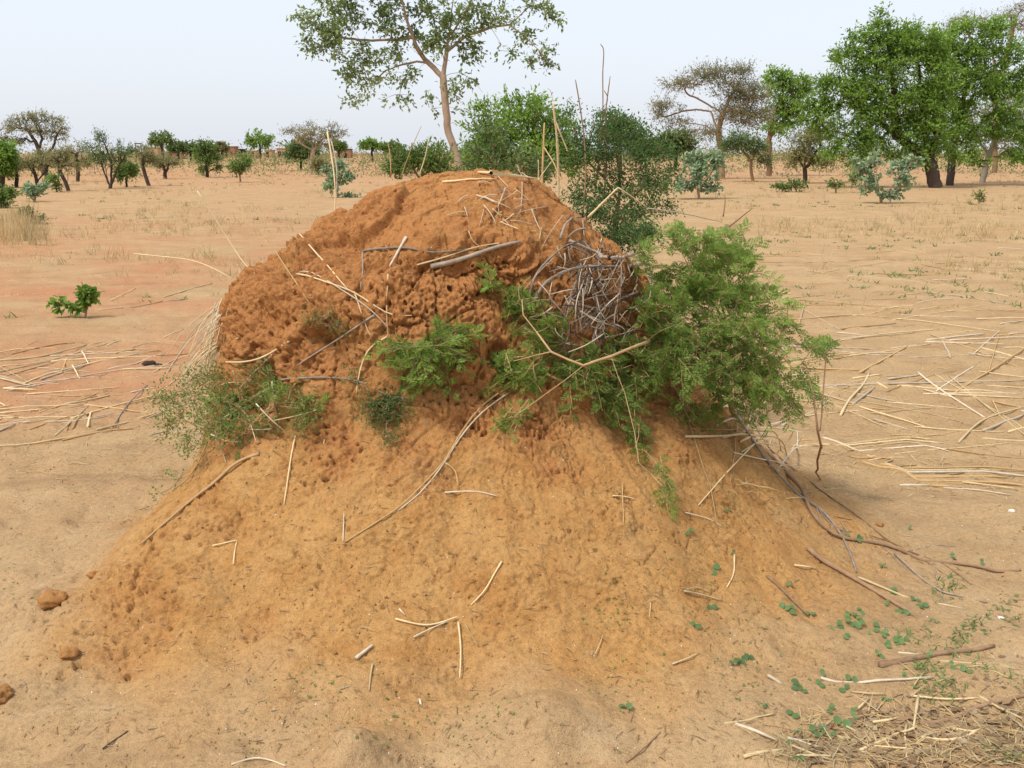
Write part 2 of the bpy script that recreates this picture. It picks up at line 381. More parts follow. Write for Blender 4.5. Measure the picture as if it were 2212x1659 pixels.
# scattered exit holes on the apron and cap
def f_(Q):
    w, idr = worley(Q, 17, 2.9); return (idr < 0.36) * (w < 0.09 + 0.08 * ((idr * 9.7) % 1))
sc = fbm(P, 2.3, 2, 0.5, 90) * (0.4 + up * .6) + 0.10 * up
d -= 0.026 * smooth(0.0, 0.12, sc) * smooth(0.1, 0.2, zf) * (1 - topm) * sub((sc > 0) & (zf > 0.1) & front, f_)
# the broken porous wall stands proud of the smooth cap
d += 0.045 * smooth(0.35, 0.5, blobs([(800, 475, .17, 1), (850, 440, .09, .9), (730, 510, .14, .9), (660, 560, .12, .7)]) + 0.35 * n2)
d += topm * (0.010 * perlin(P, 9, 77) + 0.012 * smooth(.05, .09, fbm(P, 6, 3, .6, 88)))
# drying cracks
cm = smooth(-0.05, 0.15, fbm(P, 1.9, 3, 0.6, 44) + 0.02) * (1 - topm) * foot
PW = (P + 0.02 * np.stack([c1, c2, c1], 1)).astype(np.float32); ix = np.nonzero((cm > 0.02) & front)[0]
w, idr, w2 = worley(PW[ix], 7.5, 6.1, 0.95, True)
d[ix] -= 0.011 * cm[ix] * (1 - smooth(0.0, 0.04, w2 - w)) * smooth(-.25, .2, perlin(P[ix], 9, 81))
# the open recess under the bush and the fissures at the left
for (u, v, rad, dep) in [(1075, 770, .07, .05), (700, 730, .05, .035), (640, 900, .10, .03), (845, 900, .08, .03), (1480, 850, .08, .03), (1060, 590, .14, .03), (950, 585, .12, .028)]:
    c = on0(u, v); q = np.sqrt(((P - c) ** 2).sum(1)) / rad
    d -= dep * (1 - smooth(0.4, 1.1, q + 0.5 * n2))
for (hx_, hy_, hr_, hd_) in [(0.05, 2.335, .014, .05), (0.10, 2.36, .006, .03), (0.0, 2.40, .006, .03), (-0.43, 2.30, .008, .03), (-0.37, 2.27, .007, .03), (0.16, 2.45, .005, .03)]:
    q = np.sqrt(((P[:, 0] - hx_) * 1.5) ** 2 + (P[:, 1] - hy_) ** 2) + .005 * c1
    d -= hd_ * (1 - smooth(hr_ * .6, hr_ * 1.3, q))
for line in [[(332, 1160), (336, 1195), (330, 1205)], [(310, 1232), (302, 1262), (292, 1285)], [(335, 1200), (318, 1225)]]:
    pts = [on0(*q) for q in line]
    for a_, b_ in zip(pts[:-1], pts[1:]):
        ab = b_ - a_; t = np.clip(((P - a_) @ ab) / (ab @ ab), 0, 1); q = np.sqrt(((P - (a_ + t[:, None] * ab)) ** 2).sum(1)) + 0.006 * c1
        d -= 0.06 * (1 - smooth(0.004, 0.012, q + 0.012 * c2 + .008 * np.abs(c1)))
B1 = P + N0.reshape(-1, 3) * d[:, None]
B1[:, 2] += ground_h(B1[:, 0], B1[:, 1]) * (1 - smooth(0.1, 0.4, zf))
Bm = B1.reshape(NR, NC, 3)
def moundness(x, y):                                  # how far the clay washed off the mound colours the ground
    ang = np.degrees(np.arctan2(y - AY, x - AX)) % 360
    foot_r = np.interp(ang, AZ, CT[:, 8, 0])
    q = np.sqrt((x - AX) ** 2 + (y - AY) ** 2) / foot_r + 0.16 * fbm(np.stack([x, y, 0 * x], 1), 1.6, 4, 0.6, 21)
    return 1 - smooth(0.80, 1.12, q)
def redness(x, y):                                    # the bared red soil of the field at the left
    P2 = np.stack([x, y, 0 * x], 1)
    w_ = (1 - smooth(-3.0, -0.5, x)) * (1 - 0.75 * smooth(14, 30, y)) * smooth(3.2, 6.5, y + 0.4 * perlin(P2, 0.8))
    return np.clip(w_ * (0.55 + 0.9 * fbm(P2, 0.5, 3, 0.6, 3)), 0, 1) + 0.12 * smooth(0.1, .5, fbm(P2, 0.22, 3, .5, 71)) + 0.5 * smooth(32, 75, y)
mb = MB()
i = np.arange(NR - 1)[:, None]; k = np.arange(NC)[None]; k2 = (k + 1) % NC
F = np.stack([i * NC + k, (i + 1) * NC + k, (i + 1) * NC + k2, i * NC + k2], -1).reshape(-1, 4)
tipv = Bm[0].mean(0); mb.V.append(Bm.reshape(-1, 3).astype(np.float32)); mb.V.append(tipv[None].astype(np.float32)); mb.F4.append(F.astype(np.int32))
kk = np.arange(NC); mb.F3.append(np.stack([np.full(NC, NR * NC), kk, (kk + 1) % NC], -1).astype(np.int32))
def set_soil(o, rgb):
    a = o.data.color_attributes.new('soil', 'FLOAT_COLOR', 'POINT')
    c = np.ones((len(rgb), 4), np.float32); c[:, :3] = np.clip(rgb, 0, 1); a.data.foreach_set('color', c.ravel())
mound = mb.build('termite_mound', M['soil'])
tag(mound, 'large weathered orange-brown termite mound with porous flank and smooth clay apron', 'termite mound')
red = np.clip(0.85 * up * (0.75 + 0.5 * wob) + 0.30 * por + 0.3 * smooth(0.42, 0.6, zf + .12 * wob), 0, 1)
mn = moundness(B1[:, 0], B1[:, 1])
rgbm = np.stack([np.maximum(mn, smooth(0.12, 0.3, zf)), red, redness(B1[:, 0], B1[:, 1])], 1)
set_soil(mound, np.concatenate([rgbm, rgbm[:1]]))

# the field: one sheet out to the horizon, fine near the path
nr_, na_ = 350, 510
rr = np.concatenate([np.geomspace(0.8, 14, 262), np.geomspace(14.3, 4000, nr_ - 262)])
aa = np.concatenate([np.linspace(-42, 42, 440, endpoint=False), np.linspace(42, 318, na_ - 440, endpoint=False)])
gx = rr[:, None] * np.sin(np.radians(aa))[None]; gy = rr[:, None] * np.cos(np.radians(aa))[None]
gxf, gyf = gx.ravel(), gy.ravel(); gz = ground_h(gxf, gyf)
gz = np.where(np.sqrt((gxf - AX) ** 2 + (gyf - AY) ** 2) < 1.1, -0.1, gz)
mb = MB(); i = np.arange(nr_ - 1)[:, None]; k = np.arange(na_)[None]; k2 = (k + 1) % na_
F = np.stack([i * na_ + k, i * na_ + k2, (i + 1) * na_ + k2, (i + 1) * na_ + k], -1).reshape(-1, 4)
F = F[:, ::-1]
mb.add(np.concatenate([np.stack([gxf, gyf, gz], 1), [[0, 0, 0]]]), F, np.stack([np.full(na_, nr_ * na_), (kk[:na_] + 1) % na_, kk[:na_]], -1)[:, ::-1])
ground = mb.build('ground', M['soil']); tag(ground, kind='structure')
rgbg = np.stack([moundness(gxf, gyf), 0 * gxf, redness(gxf, gyf)], 1)
set_soil(ground, np.concatenate([rgbg, rgbg[:1]]))

bvh = bvh_of(Bm, 3)
Bs = Bm[::6, ::6].copy()                               # the mound with its holes evened out, for things to rest on
for _ in range(3): Bs[1:-1] = (Bs[1:-1] * 2 + Bs[2:] + Bs[:-2] + np.roll(Bs, 1, 1)[1:-1] + np.roll(Bs, -1, 1)[1:-1]) / 6
bvh_s = bvh_of(Bs, 1)
_hx, _hy = np.meshgrid(np.arange(-9, 9.01, .06), np.arange(0, 15.01, .06)); _HG = ground_h(_hx.ravel(), _hy.ravel()).reshape(_hx.shape)
def gh(x, y):
    fx_, fy_ = (x + 9) / .06, y / .06; i_, j_ = int(fx_), int(fy_)
    if 0 <= i_ < _HG.shape[1] - 1 and 0 <= j_ < _HG.shape[0] - 1 and x >= -9 and y >= 0:
        a_, b_ = fx_ - i_, fy_ - j_; g_ = _HG[j_:j_ + 2, i_:i_ + 2]
        return float((g_[0, 0] * (1 - a_) + g_[0, 1] * a_) * (1 - b_) + (g_[1, 0] * (1 - a_) + g_[1, 1] * a_) * b_)
    return float(ground_h(np.array([float(x)]), np.array([float(y)]))[0])
def on(u, v, lift=0.0):
    """where the sight line of the photograph meets the mound or the ground"""
    d_ = ray(u, v); h = bvh.ray_cast(EYE, d_)
    g = gp(u, v) if d_.z < -1e-3 else None
    if g is not None: g.z = gh(g.x, g.y)
    if h[0] is not None and (g is None or h[0].z > g.z - 0.005) and (g is None or h[0].y < g.y + 0.05):
        n_ = h[1] if h[1].dot(d_) < 0 else -h[1]
        return h[0] + n_ * lift
    return g + Vector((0, 0, lift))
def push_out(q, r):
    """move a point that would lie inside the mound or the ground out to its skin"""
    h = bvh_s.find_nearest(Vector(q), 0.35)
    if h[0] is not None:
        n_ = h[1] if h[1].dot(Vector((h[0].x - AX, h[0].y - AY, h[0].z - 0.2))) > 0 else -h[1]
        s_ = (Vector(q) - h[0]).dot(n_)
        if s_ < r: q = np.array(h[0] + n_ * r)
    z = gh(q[0], q[1])
    if q[2] < z + r: q = np.array([q[0], q[1], z + r])
    return q
def down(x, y):                                       # height of the surface under a point
    h = bvh.ray_cast(Vector((x, y, 4)), Vector((0, 0, -1)))
    g = gh(x, y)
    return max(h[0].z, g) if h[0] is not None else g
# ------------------------------------------------------------------ plant materials
def leaf_mat(name, cols, transl=0.3, rough=0.6):
    cols = [tuple(x * g_ for x, g_ in zip(c, (1.55, 1.45, 1.4))) for c in cols] if name.startswith('leaf') else cols; transl += 0.12
    m, n, l, bs = new_mat(name, rough, 0.25)
    geo = n.new('ShaderNodeNewGeometry')
    k = len(cols); r = ramp(n, l, geo.outputs['Random Per Island'], [(i / max(1, k - 1), c) for i, c in enumerate(cols)])
    pat = nz(n, l, 1.1, 3, 0.6, geo.outputs['Position'])
    c = mix(n, l, 1.0, r.outputs[0], ramp(n, l, pat.outputs[0], [(0.3, (.62, .66, .64)), (0.7, (1.32, 1.28, 1.2))]).outputs[0], 'MULTIPLY')
    l.new(c, bs.inputs['Base Color'])
    tr = n.new('ShaderNodeBsdfTranslucent'); l.new(c, tr.inputs[0])
    ms = n.new('ShaderNodeMixShader'); ms.inputs[0].default_value = transl
    l.new(bs.outputs[0], ms.inputs[1]); l.new(tr.outputs[0], ms.inputs[2])
    l.new(ms.outputs[0], n['Material Output'].inputs['Surface'])
    return m
def wood_mat(name, a, b, scale=18, rough=0.85, bstr=0.5):
    m, n, l, bs = new_mat(name, rough, 0.15)
    tc = n.new('ShaderNodeTexCoord'); oi = n.new('ShaderNodeObjectInfo')
    t = nz(n, l, scale, 5, 0.65, tc.outputs['Object'], 0.5)
    c = mix(n, l, ramp(n, l, t.outputs[0], [(0.32, (0, 0, 0)), (0.68, (1, 1, 1))]).outputs[0], a, b)
    c = mix(n, l, 1.0, c, ramp(n, l, oi.outputs['Random'], [(0, (.74, .72, .70)), (0.5, (1, 1, 1)), (1, (1.2, 1.18, 1.14))]).outputs[0], 'MULTIPLY')
    l.new(c, bs.inputs['Base Color']); bump(n, l, bs, t.outputs[0], bstr, 0.01)
    return m
M['leaf_bright'] = leaf_mat('leaf_bright', [(.095, .185, .03), (.135, .245, .045), (.18, .285, .06), (.11, .21, .04)])
M['leaf_mid'] = leaf_mat('leaf_mid', [(.07, .135, .03), (.11, .175, .045), (.135, .195, .06)])
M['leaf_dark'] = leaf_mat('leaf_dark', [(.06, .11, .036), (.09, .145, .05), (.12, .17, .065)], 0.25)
M['leaf_olive'] = leaf_mat('leaf_olive', [(.135, .155, .06), (.175, .19, .08), (.195, .18, .10), (.145, .175, .07)])  # dusty olive for far plants, with distance haze mixed into the leaf colour
M['leaf_brown'] = leaf_mat('leaf_brown', [(.16, .165, .095), (.195, .195, .12), (.15, .165, .09), (.21, .20, .14)])
M['leaf_glaucous'] = leaf_mat('leaf_glaucous', [(.16, .24, .15), (.22, .31, .20), (.12, .20, .10), (.26, .34, .24)], 0.2)
M['leaf_tree'] = leaf_mat('leaf_tree', [(.12, .185, .065), (.155, .22, .085), (.19, .25, .11)], 0.3)
M['leaf_acacia'] = leaf_mat('leaf_acacia', [(.085, .17, .028), (.13, .225, .042), (.185, .27, .06), (.10, .175, .036), (.215, .25, .075)], 0.36)
M['leaf_thorn'] = leaf_mat('leaf_thorn', [(.036, .085, .026), (.06, .12, .036), (.09, .15, .045)], 0.3)
M['leaf_round'] = leaf_mat('leaf_round', [(.075, .15, .06), (.10, .185, .07), (.065, .13, .06), (.12, .19, .055), (.16, .19, .06)], 0.25, 0.5)
M['straw'] = wood_mat('straw', (.54, .40, .21), (.66, .53, .31), 40, 0.6, 0.2)
M['straw_grey'] = wood_mat('straw_grey', (.46, .38, .27), (.60, .52, .40), 40, 0.7, 0.2)
M['straw_tan'] = wood_mat('straw_tan', (.42, .26, .11), (.52, .36, .17), 40, 0.7, 0.2)
M['bark_grey'] = wood_mat('bark_grey', (.20, .16, .125), (.36, .30, .24), 30)
M['bark_brown'] = wood_mat('bark_brown', (.22, .13, .075), (.34, .22, .13), 30)
M['bark_dark'] = wood_mat('bark_dark', (.045, .032, .026), (.09, .065, .05), 20)
M['bark_pale'] = wood_mat('bark_pale', (.36, .25, .17), (.46, .35, .25), 8)
M['bark_tan'] = wood_mat('bark_tan', (.40, .25, .12), (.52, .36, .19), 35)

# ------------------------------------------------------------------ trees and shrubs
def grow(paths, targets, r0, rtip, rs, bow=0.12):
    """skeleton: every path is a list of points (the first starts at the foot); each target joins the nearest limb"""
    pos, par = [], []
    for pi, path in enumerate(paths):
        path = [np.array(p, float) for p in path]
        if pi == 0: last = -1
        else:
            A = np.array(pos); last = int(np.argmin(((A - path[0]) ** 2).sum(1)))
        for a, b in zip(path[:-1], path[1:]):
            if last == -1: pos.append(a); par.append(-1); last = 0
            L = np.linalg.norm(b - a); k = max(2, min(6, int(L / 0.12)))
            for q in range(1, k + 1):
                pos.append(a + (b - a) * q / k + rs.normal(0, 0.015 * L, 3) * (q < k)); par.append(last); last = len(pos) - 1
    nst = len(pos)
    A = np.array(pos); T = np.array(targets)
    if len(T):
        dd = np.sqrt(((T[:, None] - A[None]) ** 2).sum(2)).min(1)
        for t in T[np.argsort(dd)]:
            A = np.array(pos); dv = t - A
            m = np.linalg.norm(dv, axis=1) + 0.55 * np.maximum(0, -dv[:, 2])
            m[:max(1, int(nst * 0.15))] += 0.5 * m.max() if nst > 6 else 0
            j = int(np.argmin(m)); a = pos[j]; L = np.linalg.norm(t - a)
            k = 2 if L < 0.3 else 3 if L < 1.2 else 5
            perp = rs.normal(0, 1, 3); perp[2] += 0.7; last = j
            for q in range(1, k + 1):
                f = q / k
                pos.append(a + (t - a) * f + perp * L * bow * math.sin(math.pi * f) * .6 + (rs.normal(0, 0.02 * L, 3) if q < k else 0)); par.append(last); last = len(pos) - 1
    n = len(pos); cnt = np.zeros(n); kids = [[] for _ in range(n)]
    for i_ in range(n):
        if par[i_] >= 0: kids[par[i_]].append(i_)
    for i_ in range(n - 1, -1, -1):
        if not kids[i_]: cnt[i_] += 1
        if par[i_] >= 0: cnt[par[i_]] += cnt[i_]
    rad = rtip * cnt ** 0.58; s = r0 / rad[0]
    rad = np.maximum(rtip, rad * (s if s < 1 else 1)); 
    if s > 1: rad = rtip + (rad - rtip) * (r0 - rtip) / max(1e-6, rad[0] - rtip)
    return np.array(pos), par, kids, cnt, rad
def skin(mb_, sk, sides=6, minr=0.0):
    pos, par, kids, cnt, rad = sk
    todo = [(0, -1)]
    while todo:
        s, p = todo.pop()
        ch = ([p] if p >= 0 else []) + [s]
        while kids[ch[-1]]:
            c = sorted(kids[ch[-1]], key=lambda i_: -cnt[i_])
            for o_ in c[1:]: todo.append((o_, ch[-1]))
            ch.append(c[0])
        if len(ch) < 2: continue
        rr_ = rad[ch].copy()
        if p >= 0: rr_[0] = min(rad[p], rad[s] * 1.15)
        mb_.tube(pos[ch], rr_, sides if rr_[0] > 0.012 else 4, cap=False)
def unit(a): return a / (np.linalg.norm(a, axis=-1, keepdims=True) + 1e-9)
def lobe_targets(lobes, Y, n, rs, shell=2.0):
    """lobes in photo units at depth Y -> points inside those ellipsoids"""
    sc = 0.972 * Y / FPX; w = np.array([l_[2] * l_[3] for l_ in lobes], float); w = np.maximum(1, np.round(w / w.sum() * n)).astype(int)
    out, own = [], []
    for l_, k in zip(lobes, w):
        c = np.array(at(l_[0], l_[1], Y + (l_[4] if len(l_) > 4 else 0)))
        q = unit(rs.normal(0, 1, (k, 3))) * (rs.random((k, 1)) ** (1 / shell)) * np.array([l_[2], (l_[2] + l_[3]) / 2, l_[3]]) * sc
        out.append(c + q)
    return np.concatenate(out)
def spray(mb_, tg, rs, per, size, L, W, shape='rhomb', up=0.15, flat=0.75, droop=0.0, center=None, twig=4):
    """leaves scattered along short twigs that radiate from every target"""
    n = len(tg)
    k = max(1, per // twig)
    D = rs.normal(0, 1, (n, k, 3)); D[..., 2] = D[..., 2] * flat + up
    if center is not None: D += 0.7 * unit(tg - center)[:, None]
    D = unit(D)
    ln = size * (0.5 + rs.random((n, k, 1)))
    f = (np.arange(twig) + 0.6)[None, None] / twig + rs.normal(0, 0.08, (n, k, twig))
    P_ = tg[:, None, None] + D[:, :, None] * (ln[..., None] * f[..., None])
    P_[..., 2] -= droop * size * f ** 2
    P_ = P_.reshape(-1, 3)
    Dl = unit(np.repeat(D.reshape(-1, 3), twig, 0) * 0.8 + rs.normal(0, 0.75, (len(P_), 3)) + np.array([0, 0, -droop * .6]))
    Nl = rs.normal(0, 0.55, (len(P_), 3)) + np.array([0, 0, 1.0])
    s = 0.7 + 0.6 * rs.random(len(P_))
    mb_.leaves(P_, Dl, Nl, L * s, W * s, 0.2, shape)
SEED = [100]
def plant(name, label, cat, Y, stems, lobes, n, per, size, L, W, leaf, bark, r0, rtip=None, shape='rhomb', group=None, droop=0.0, up=0.15, shell=2.2, flat=0.75,
          crown_name='crown', trunk_name='trunk', foot=None, sides=6, bow=0.12, dy=None, twig=4):
    SEED[0] += 1; rs = np.random.default_rng(SEED[0])
    st = [[np.array(at(u, v, Y)) for (u, v) in p] for p in stems]
    b = st[0][0] if foot is None else np.array(foot, float)
    b[2] = down(b[0], b[1]) - 0.02; st[0][0] = b
    if dy is not None:                                # fan the limbs out in depth too
        for p in st[1:]:
            o_ = rs.uniform(-dy, dy)
            for j, q in enumerate(p[1:]): q[1] += o_ * (j + 1) / len(p)
    root = empty(name, b.tolist(), label, cat, group)
    tg = lobe_targets(lobes, Y, n, rs, shell)
    tg[:, 2] = np.maximum(tg[:, 2], b[2] + 0.02 * Y / 30)
    sk = grow(st, tg, r0, rtip or r0 * 0.05, rs, bow)
    t = MB(); skin(t, sk, sides); part(t, trunk_name, M[bark], root)
    c = MB(); spray(c, tg, rs, per, size, L, W, shape, up, flat, droop, tg.mean(0) - np.array([0, 0, 0.1 * size]), twig)
    cr = part(c, crown_name, M[leaf], root); cr.data.polygons.foreach_set('use_smooth', np.zeros(len(cr.data.polygons), bool))
    return root

# the slender tree behind the mound
plant('acacia_tree', 'slender pale-trunked tree with open drooping branches rising behind the mound top', 'tree', 18.0,
      [[(1000, 500), (997, 400), (990, 345), (968, 285), (962, 225), (957, 165), (965, 110), (975, 40), (985, -50)],
       [(957, 168), (925, 135), (905, 118), (870, 85), (820, 60), (765, 20), (715, -25)], [(905, 118), (893, 80), (878, 40), (868, -5), (850, -50)],
       [(915, 130), (870, 138), (830, 150), (795, 180), (775, 205)], [(965, 110), (1010, 75), (1060, 58), (1100, 52), (1140, 15)], [(1100, 52), (1135, 80), (1165, 112), (1185, 140)],
       [(957, 160), (990, 155), (1020, 170), (1040, 195)], [(955, 150), (930, 125), (905, 140), (885, 175)], [(970, 80), (1000, 40), (1030, -20)], [(870, 85), (800, 85), (730, 75), (680, 60)], [(1060, 58), (1075, 85), (1090, 110)]],
      [(674,39,45,26),(683,91,36,20),(713,72,45,28),(758,49,55,38),(739,6,60,28),(758,107,45,24),(788,130,50,20),(758,153,40,14),(804,172,45,18),(771,208,42,8),(856,208,38,10),(875,160,32,20),(853,107,36,25),
       (862,49,50,36),(843,10,50,28),(918,81,36,28),(921,20,46,28),(967,42,46,36),(944,92,26,25),(999,72,38,30),(1012,111,36,20),(1022,29,42,30),(1080,39,42,26),(1084,111,32,8),(1129,75,28,20),(1159,20,36,26),
       (1194,42,18,10),(1165,111,25,18),(1172,140,28,10),(1149,124,18,12),(999,172,32,14),(976,184,26,10),(931,199,16,10),(983,208,16,9),(944,232,12,6),(986,234,9,5),(820,-45,110,30),(950,-55,120,36),(1090,-40,90,30)],
      540, 22, 0.17, 0.08, 0.043, 'leaf_tree', 'bark_pale', 0.066, 0.003, droop=0.25, up=0.0, sides=9, dy=0.9, bow=0.1)
# growth round its foot
plant('leafy_shrub', 'pale green leafy shrub left of the slender tree trunk, behind the mound', 'shrub', 16.0, [[(930, 520), (930, 420), (925, 370)], [(930, 420), (890, 360)]],
      [(890, 348, 42, 28), (935, 345, 36, 32), (860, 362, 26, 16), (950, 375, 40, 25)], 150, 20, 0.16, 0.09, 0.03, 'leaf_mid', 'bark_brown', 0.03, 0.005)
plant('round_bush', 'big dense round green bush right of the slender tree trunk', 'bush', 25.0, [[(1110, 450), (1110, 390), (1105, 340)], [(1110, 400), (1060, 320)], [(1110, 400), (1170, 310)]],
      [(1060, 285, 62, 58), (1130, 262, 75, 46), (1190, 295, 55, 56), (1110, 335, 115, 55), (1040, 335, 50, 40), (1045, 235, 12, 16), (1100, 225, 30, 14), (1165, 225, 24, 16), (1215, 340, 50, 45)], 480, 26, 0.30, 0.12, 0.05, 'leaf_bright', 'bark_brown', 0.09, 0.008)
plant('thorn_shrub', 'dull green scraggly shrub just beyond the mound peak, before the round bush', 'shrub', 11.0, [[(1060, 520), (1060, 420), (1070, 360)], [(1060, 440), (1130, 360)]],
      [(1040, 340, 45, 35), (1110, 350, 55, 32), (1170, 360, 45, 30), (1075, 300, 25, 30)], 120, 16, 0.16, 0.05, 0.025, 'leaf_dark', 'bark_brown', 0.02, 0.004)
# right side of the field
plant('acacia_tree', 'brown half-bare umbrella acacia on the skyline right of the mound', 'tree', 62.0,
      [[(1560, 372), (1557, 320), (1551, 283), (1562, 245), (1575, 215), (1590, 190)], [(1551, 283), (1536, 240), (1505, 236), (1474, 240), (1440, 252)], [(1562, 245), (1528, 222), (1490, 200), (1450, 188)], [(1562, 245), (1600, 225), (1630, 215)], [(1551, 290), (1525, 272), (1480, 264)]],
      [(1474,180,45,13),(1445,232,38,12),(1470,261,35,9),(1528,170,45,20),(1561,157,35,11),(1602,159,28,12),(1586,195,48,26),(1619,207,34,32),(1627,248,38,28),(1528,282,40,14),(1578,245,42,24),(1425,250,16,14)],
      380, 44, 0.62, 0.17, 0.05, 'leaf_brown', 'bark_brown', 0.2, 0.012, bow=0.18, dy=2.0)
plant('green_tree', 'bright green tree standing behind the brown umbrella acacia', 'tree', 70.0, [[(1662, 360), (1660, 300), (1668, 255), (1685, 215)], [(1660, 300), (1700, 250)]],
      [(1681,182,38,26),(1710,186,33,22),(1693,224,42,32),(1681,265,42,26),(1660,163,10,12),(1739,200,18,22),(1688,160,7,10),(1715,235,25,35)], 230, 30, 0.55, 0.24, 0.10, 'leaf_bright', 'bark_brown', 0.2, 0.02, twig=5)
plant('broad_tree', 'largest bright green tree, its thick leaning trunk beside the pale milkweed shrub', 'tree', 46.0,
      [[(2022, 412), (2010, 355), (2012, 330), (2025, 290), (2041, 228), (2030, 160)], [(2010, 352), (1979, 323), (1942, 290), (1896, 255), (1850, 220)], [(1942, 290), (1930, 220), (1925, 140), (1910, 70)], [(2025, 290), (1990, 230), (1980, 130)]],
      [(1905,35,10,12),(1890,56,16,10),(1917,78,48,26),(1847,85,18,10),(1830,126,34,26),(1876,124,48,42),(1938,124,58,52),(1979,106,48,42),(1793,178,34,20),(1784,224,28,20),(1834,207,54,42),(1896,199,58,52),(1958,207,62,52),
       (1793,265,33,25),(1813,298,27,18),(1876,265,58,38),(1876,306,42,20),(1958,282,52,38),(2008,248,48,52),(1909,323,28,10),(1775,190,10,12),(1965,62,20,10),(2020,170,40,60),(2015,120,35,40),(1990,320,45,18),(1850,330,35,12),(2030,290,40,30),(1760,250,20,25),(1935,335,30,10),(1800,330,30,14),(1840,345,26,8),(1985,345,26,10),(2060,330,30,14),(1745,225,14,18)],
      880, 44, 0.46, 0.165, 0.075, 'leaf_bright', 'bark_dark', 0.30, 0.010, sides=9, dy=3.0)
plant('broad_tree', 'green tree with upright dark trunk at the photo edge, behind the largest tree', 'tree', 49.5,
      [[(2052, 398), (2056, 350), (2058, 323), (2070, 270), (2085, 200), (2090, 120)], [(2062, 300), (2110, 220), (2150, 160)]],
      [(2062,85,42,26),(2103,64,38,20),(2145,80,33,18),(2062,137,58,42),(2124,124,58,42),(2178,116,38,28),(2083,186,58,42),(2145,178,48,42),(2198,186,38,38),(2074,240,48,38),(2062,282,38,28),(2240,150,40,40),(2040,200,40,60),(2120,280,50,30),(2180,260,45,40),(2095,320,40,16),(2160,60,30,18),(2030,100,40,35),(2110,345,36,10),(2190,335,40,16),(2215,300,30,30),(2150,215,40,40)],
      660, 44, 0.46, 0.165, 0.075, 'leaf_bright', 'bark_dark', 0.2, 0.010, sides=8, dy=3.0)
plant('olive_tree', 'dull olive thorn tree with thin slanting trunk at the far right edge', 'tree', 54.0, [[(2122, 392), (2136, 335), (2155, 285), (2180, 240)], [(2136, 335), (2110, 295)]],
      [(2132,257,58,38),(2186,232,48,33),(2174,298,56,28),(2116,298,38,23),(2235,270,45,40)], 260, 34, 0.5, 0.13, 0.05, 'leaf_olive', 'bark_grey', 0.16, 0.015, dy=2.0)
plant('bare_tree', 'nearly leafless brown tree top behind the green trees at the right edge', 'tree', 80.0, [[(2150, 355), (2150, 220), (2145, 100), (2130, 60)], [(2150, 200), (2180, 100), (2195, 40)], [(2150, 200), (2100, 90), (2080, 50)]],
      [(2083,42,33,12),(2124,46,38,14),(2186,33,38,16),(2207,54,33,22),(2058,60,18,10),(2205,15,16,10)], 170, 30, 0.8, 0.16, 0.04, 'leaf_brown', 'bark_brown', 0.2, 0.025)
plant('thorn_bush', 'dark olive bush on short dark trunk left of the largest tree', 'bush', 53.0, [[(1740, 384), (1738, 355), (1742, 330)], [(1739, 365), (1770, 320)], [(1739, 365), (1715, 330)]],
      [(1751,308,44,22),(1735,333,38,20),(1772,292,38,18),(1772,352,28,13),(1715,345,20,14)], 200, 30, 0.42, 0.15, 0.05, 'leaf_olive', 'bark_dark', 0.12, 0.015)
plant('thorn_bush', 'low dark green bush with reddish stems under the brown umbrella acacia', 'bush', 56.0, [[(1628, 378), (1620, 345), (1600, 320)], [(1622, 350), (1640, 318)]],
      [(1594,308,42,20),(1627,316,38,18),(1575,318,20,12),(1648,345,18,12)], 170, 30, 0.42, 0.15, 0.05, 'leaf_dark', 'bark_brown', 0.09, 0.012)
plant('milkweed_shrub', 'V-shaped grey-green milkweed shrub with pale leaves before the largest tree', 'shrub', 32.0,
      [[(1905, 441), (1900, 425), (1880, 395), (1865, 360)], [(1903, 430), (1890, 380), (1890, 345)], [(1905, 430), (1935, 390), (1965, 350)], [(1908, 430), (1950, 400), (1965, 385)]],
      [(1876,393,24,26),(1867,360,20,16),(1892,348,14,14),(1942,373,26,24),(1963,352,20,16),(1958,389,20,16),(1915,418,32,12),(1850,345,8,10)], 120, 14, 0.16, 0.13, 0.085, 'leaf_glaucous', 'bark_pale', 0.05, 0.012, shape='oval', dy=.4)
plant('milkweed_shrub', 'grey-green milkweed shrub with pale leaves just right of the mound bushes', 'shrub', 35.0,
      [[(1510, 428), (1508, 400), (1505, 360)], [(1510, 412), (1540, 370), (1548, 345)], [(1508, 412), (1480, 390)]],
      [(1511,356,34,20),(1491,344,16,16),(1544,352,26,20),(1511,381,42,23),(1478,397,26,16),(1528,405,33,10)], 130, 14, 0.17, 0.14, 0.09, 'leaf_glaucous', 'bark_pale', 0.05, 0.012, shape='oval', dy=.4)
plant('low_shrub', 'low green clump on sand below the dark olive bush', 'shrub', 41.0, [[(1720, 415), (1720, 405)]], [(1722, 399, 24, 8), (1685, 402, 16, 7), (1700, 404, 12, 5)], 60, 14, 0.2, 0.12, 0.06, 'leaf_mid', 'bark_brown', 0.03, 0.01)
plant('low_shrub', 'low green clump on sand left of the V-shaped milkweed shrub', 'shrub', 40.0, [[(1806, 415), (1806, 405)]], [(1805, 397, 16, 7), (1845, 385, 10, 12)], 40, 14, 0.2, 0.12, 0.06, 'leaf_mid', 'bark_brown', 0.03, 0.01)
plant('low_shrub', 'tiny upright green sapling on sand right of the largest trunk', 'shrub', 31.0, [[(2116, 446), (2115, 425)]], [(2116, 426, 9, 14), (2100, 440, 8, 4)], 22, 12, 0.12, 0.08, 0.04, 'leaf_mid', 'bark_brown', 0.02, 0.008)
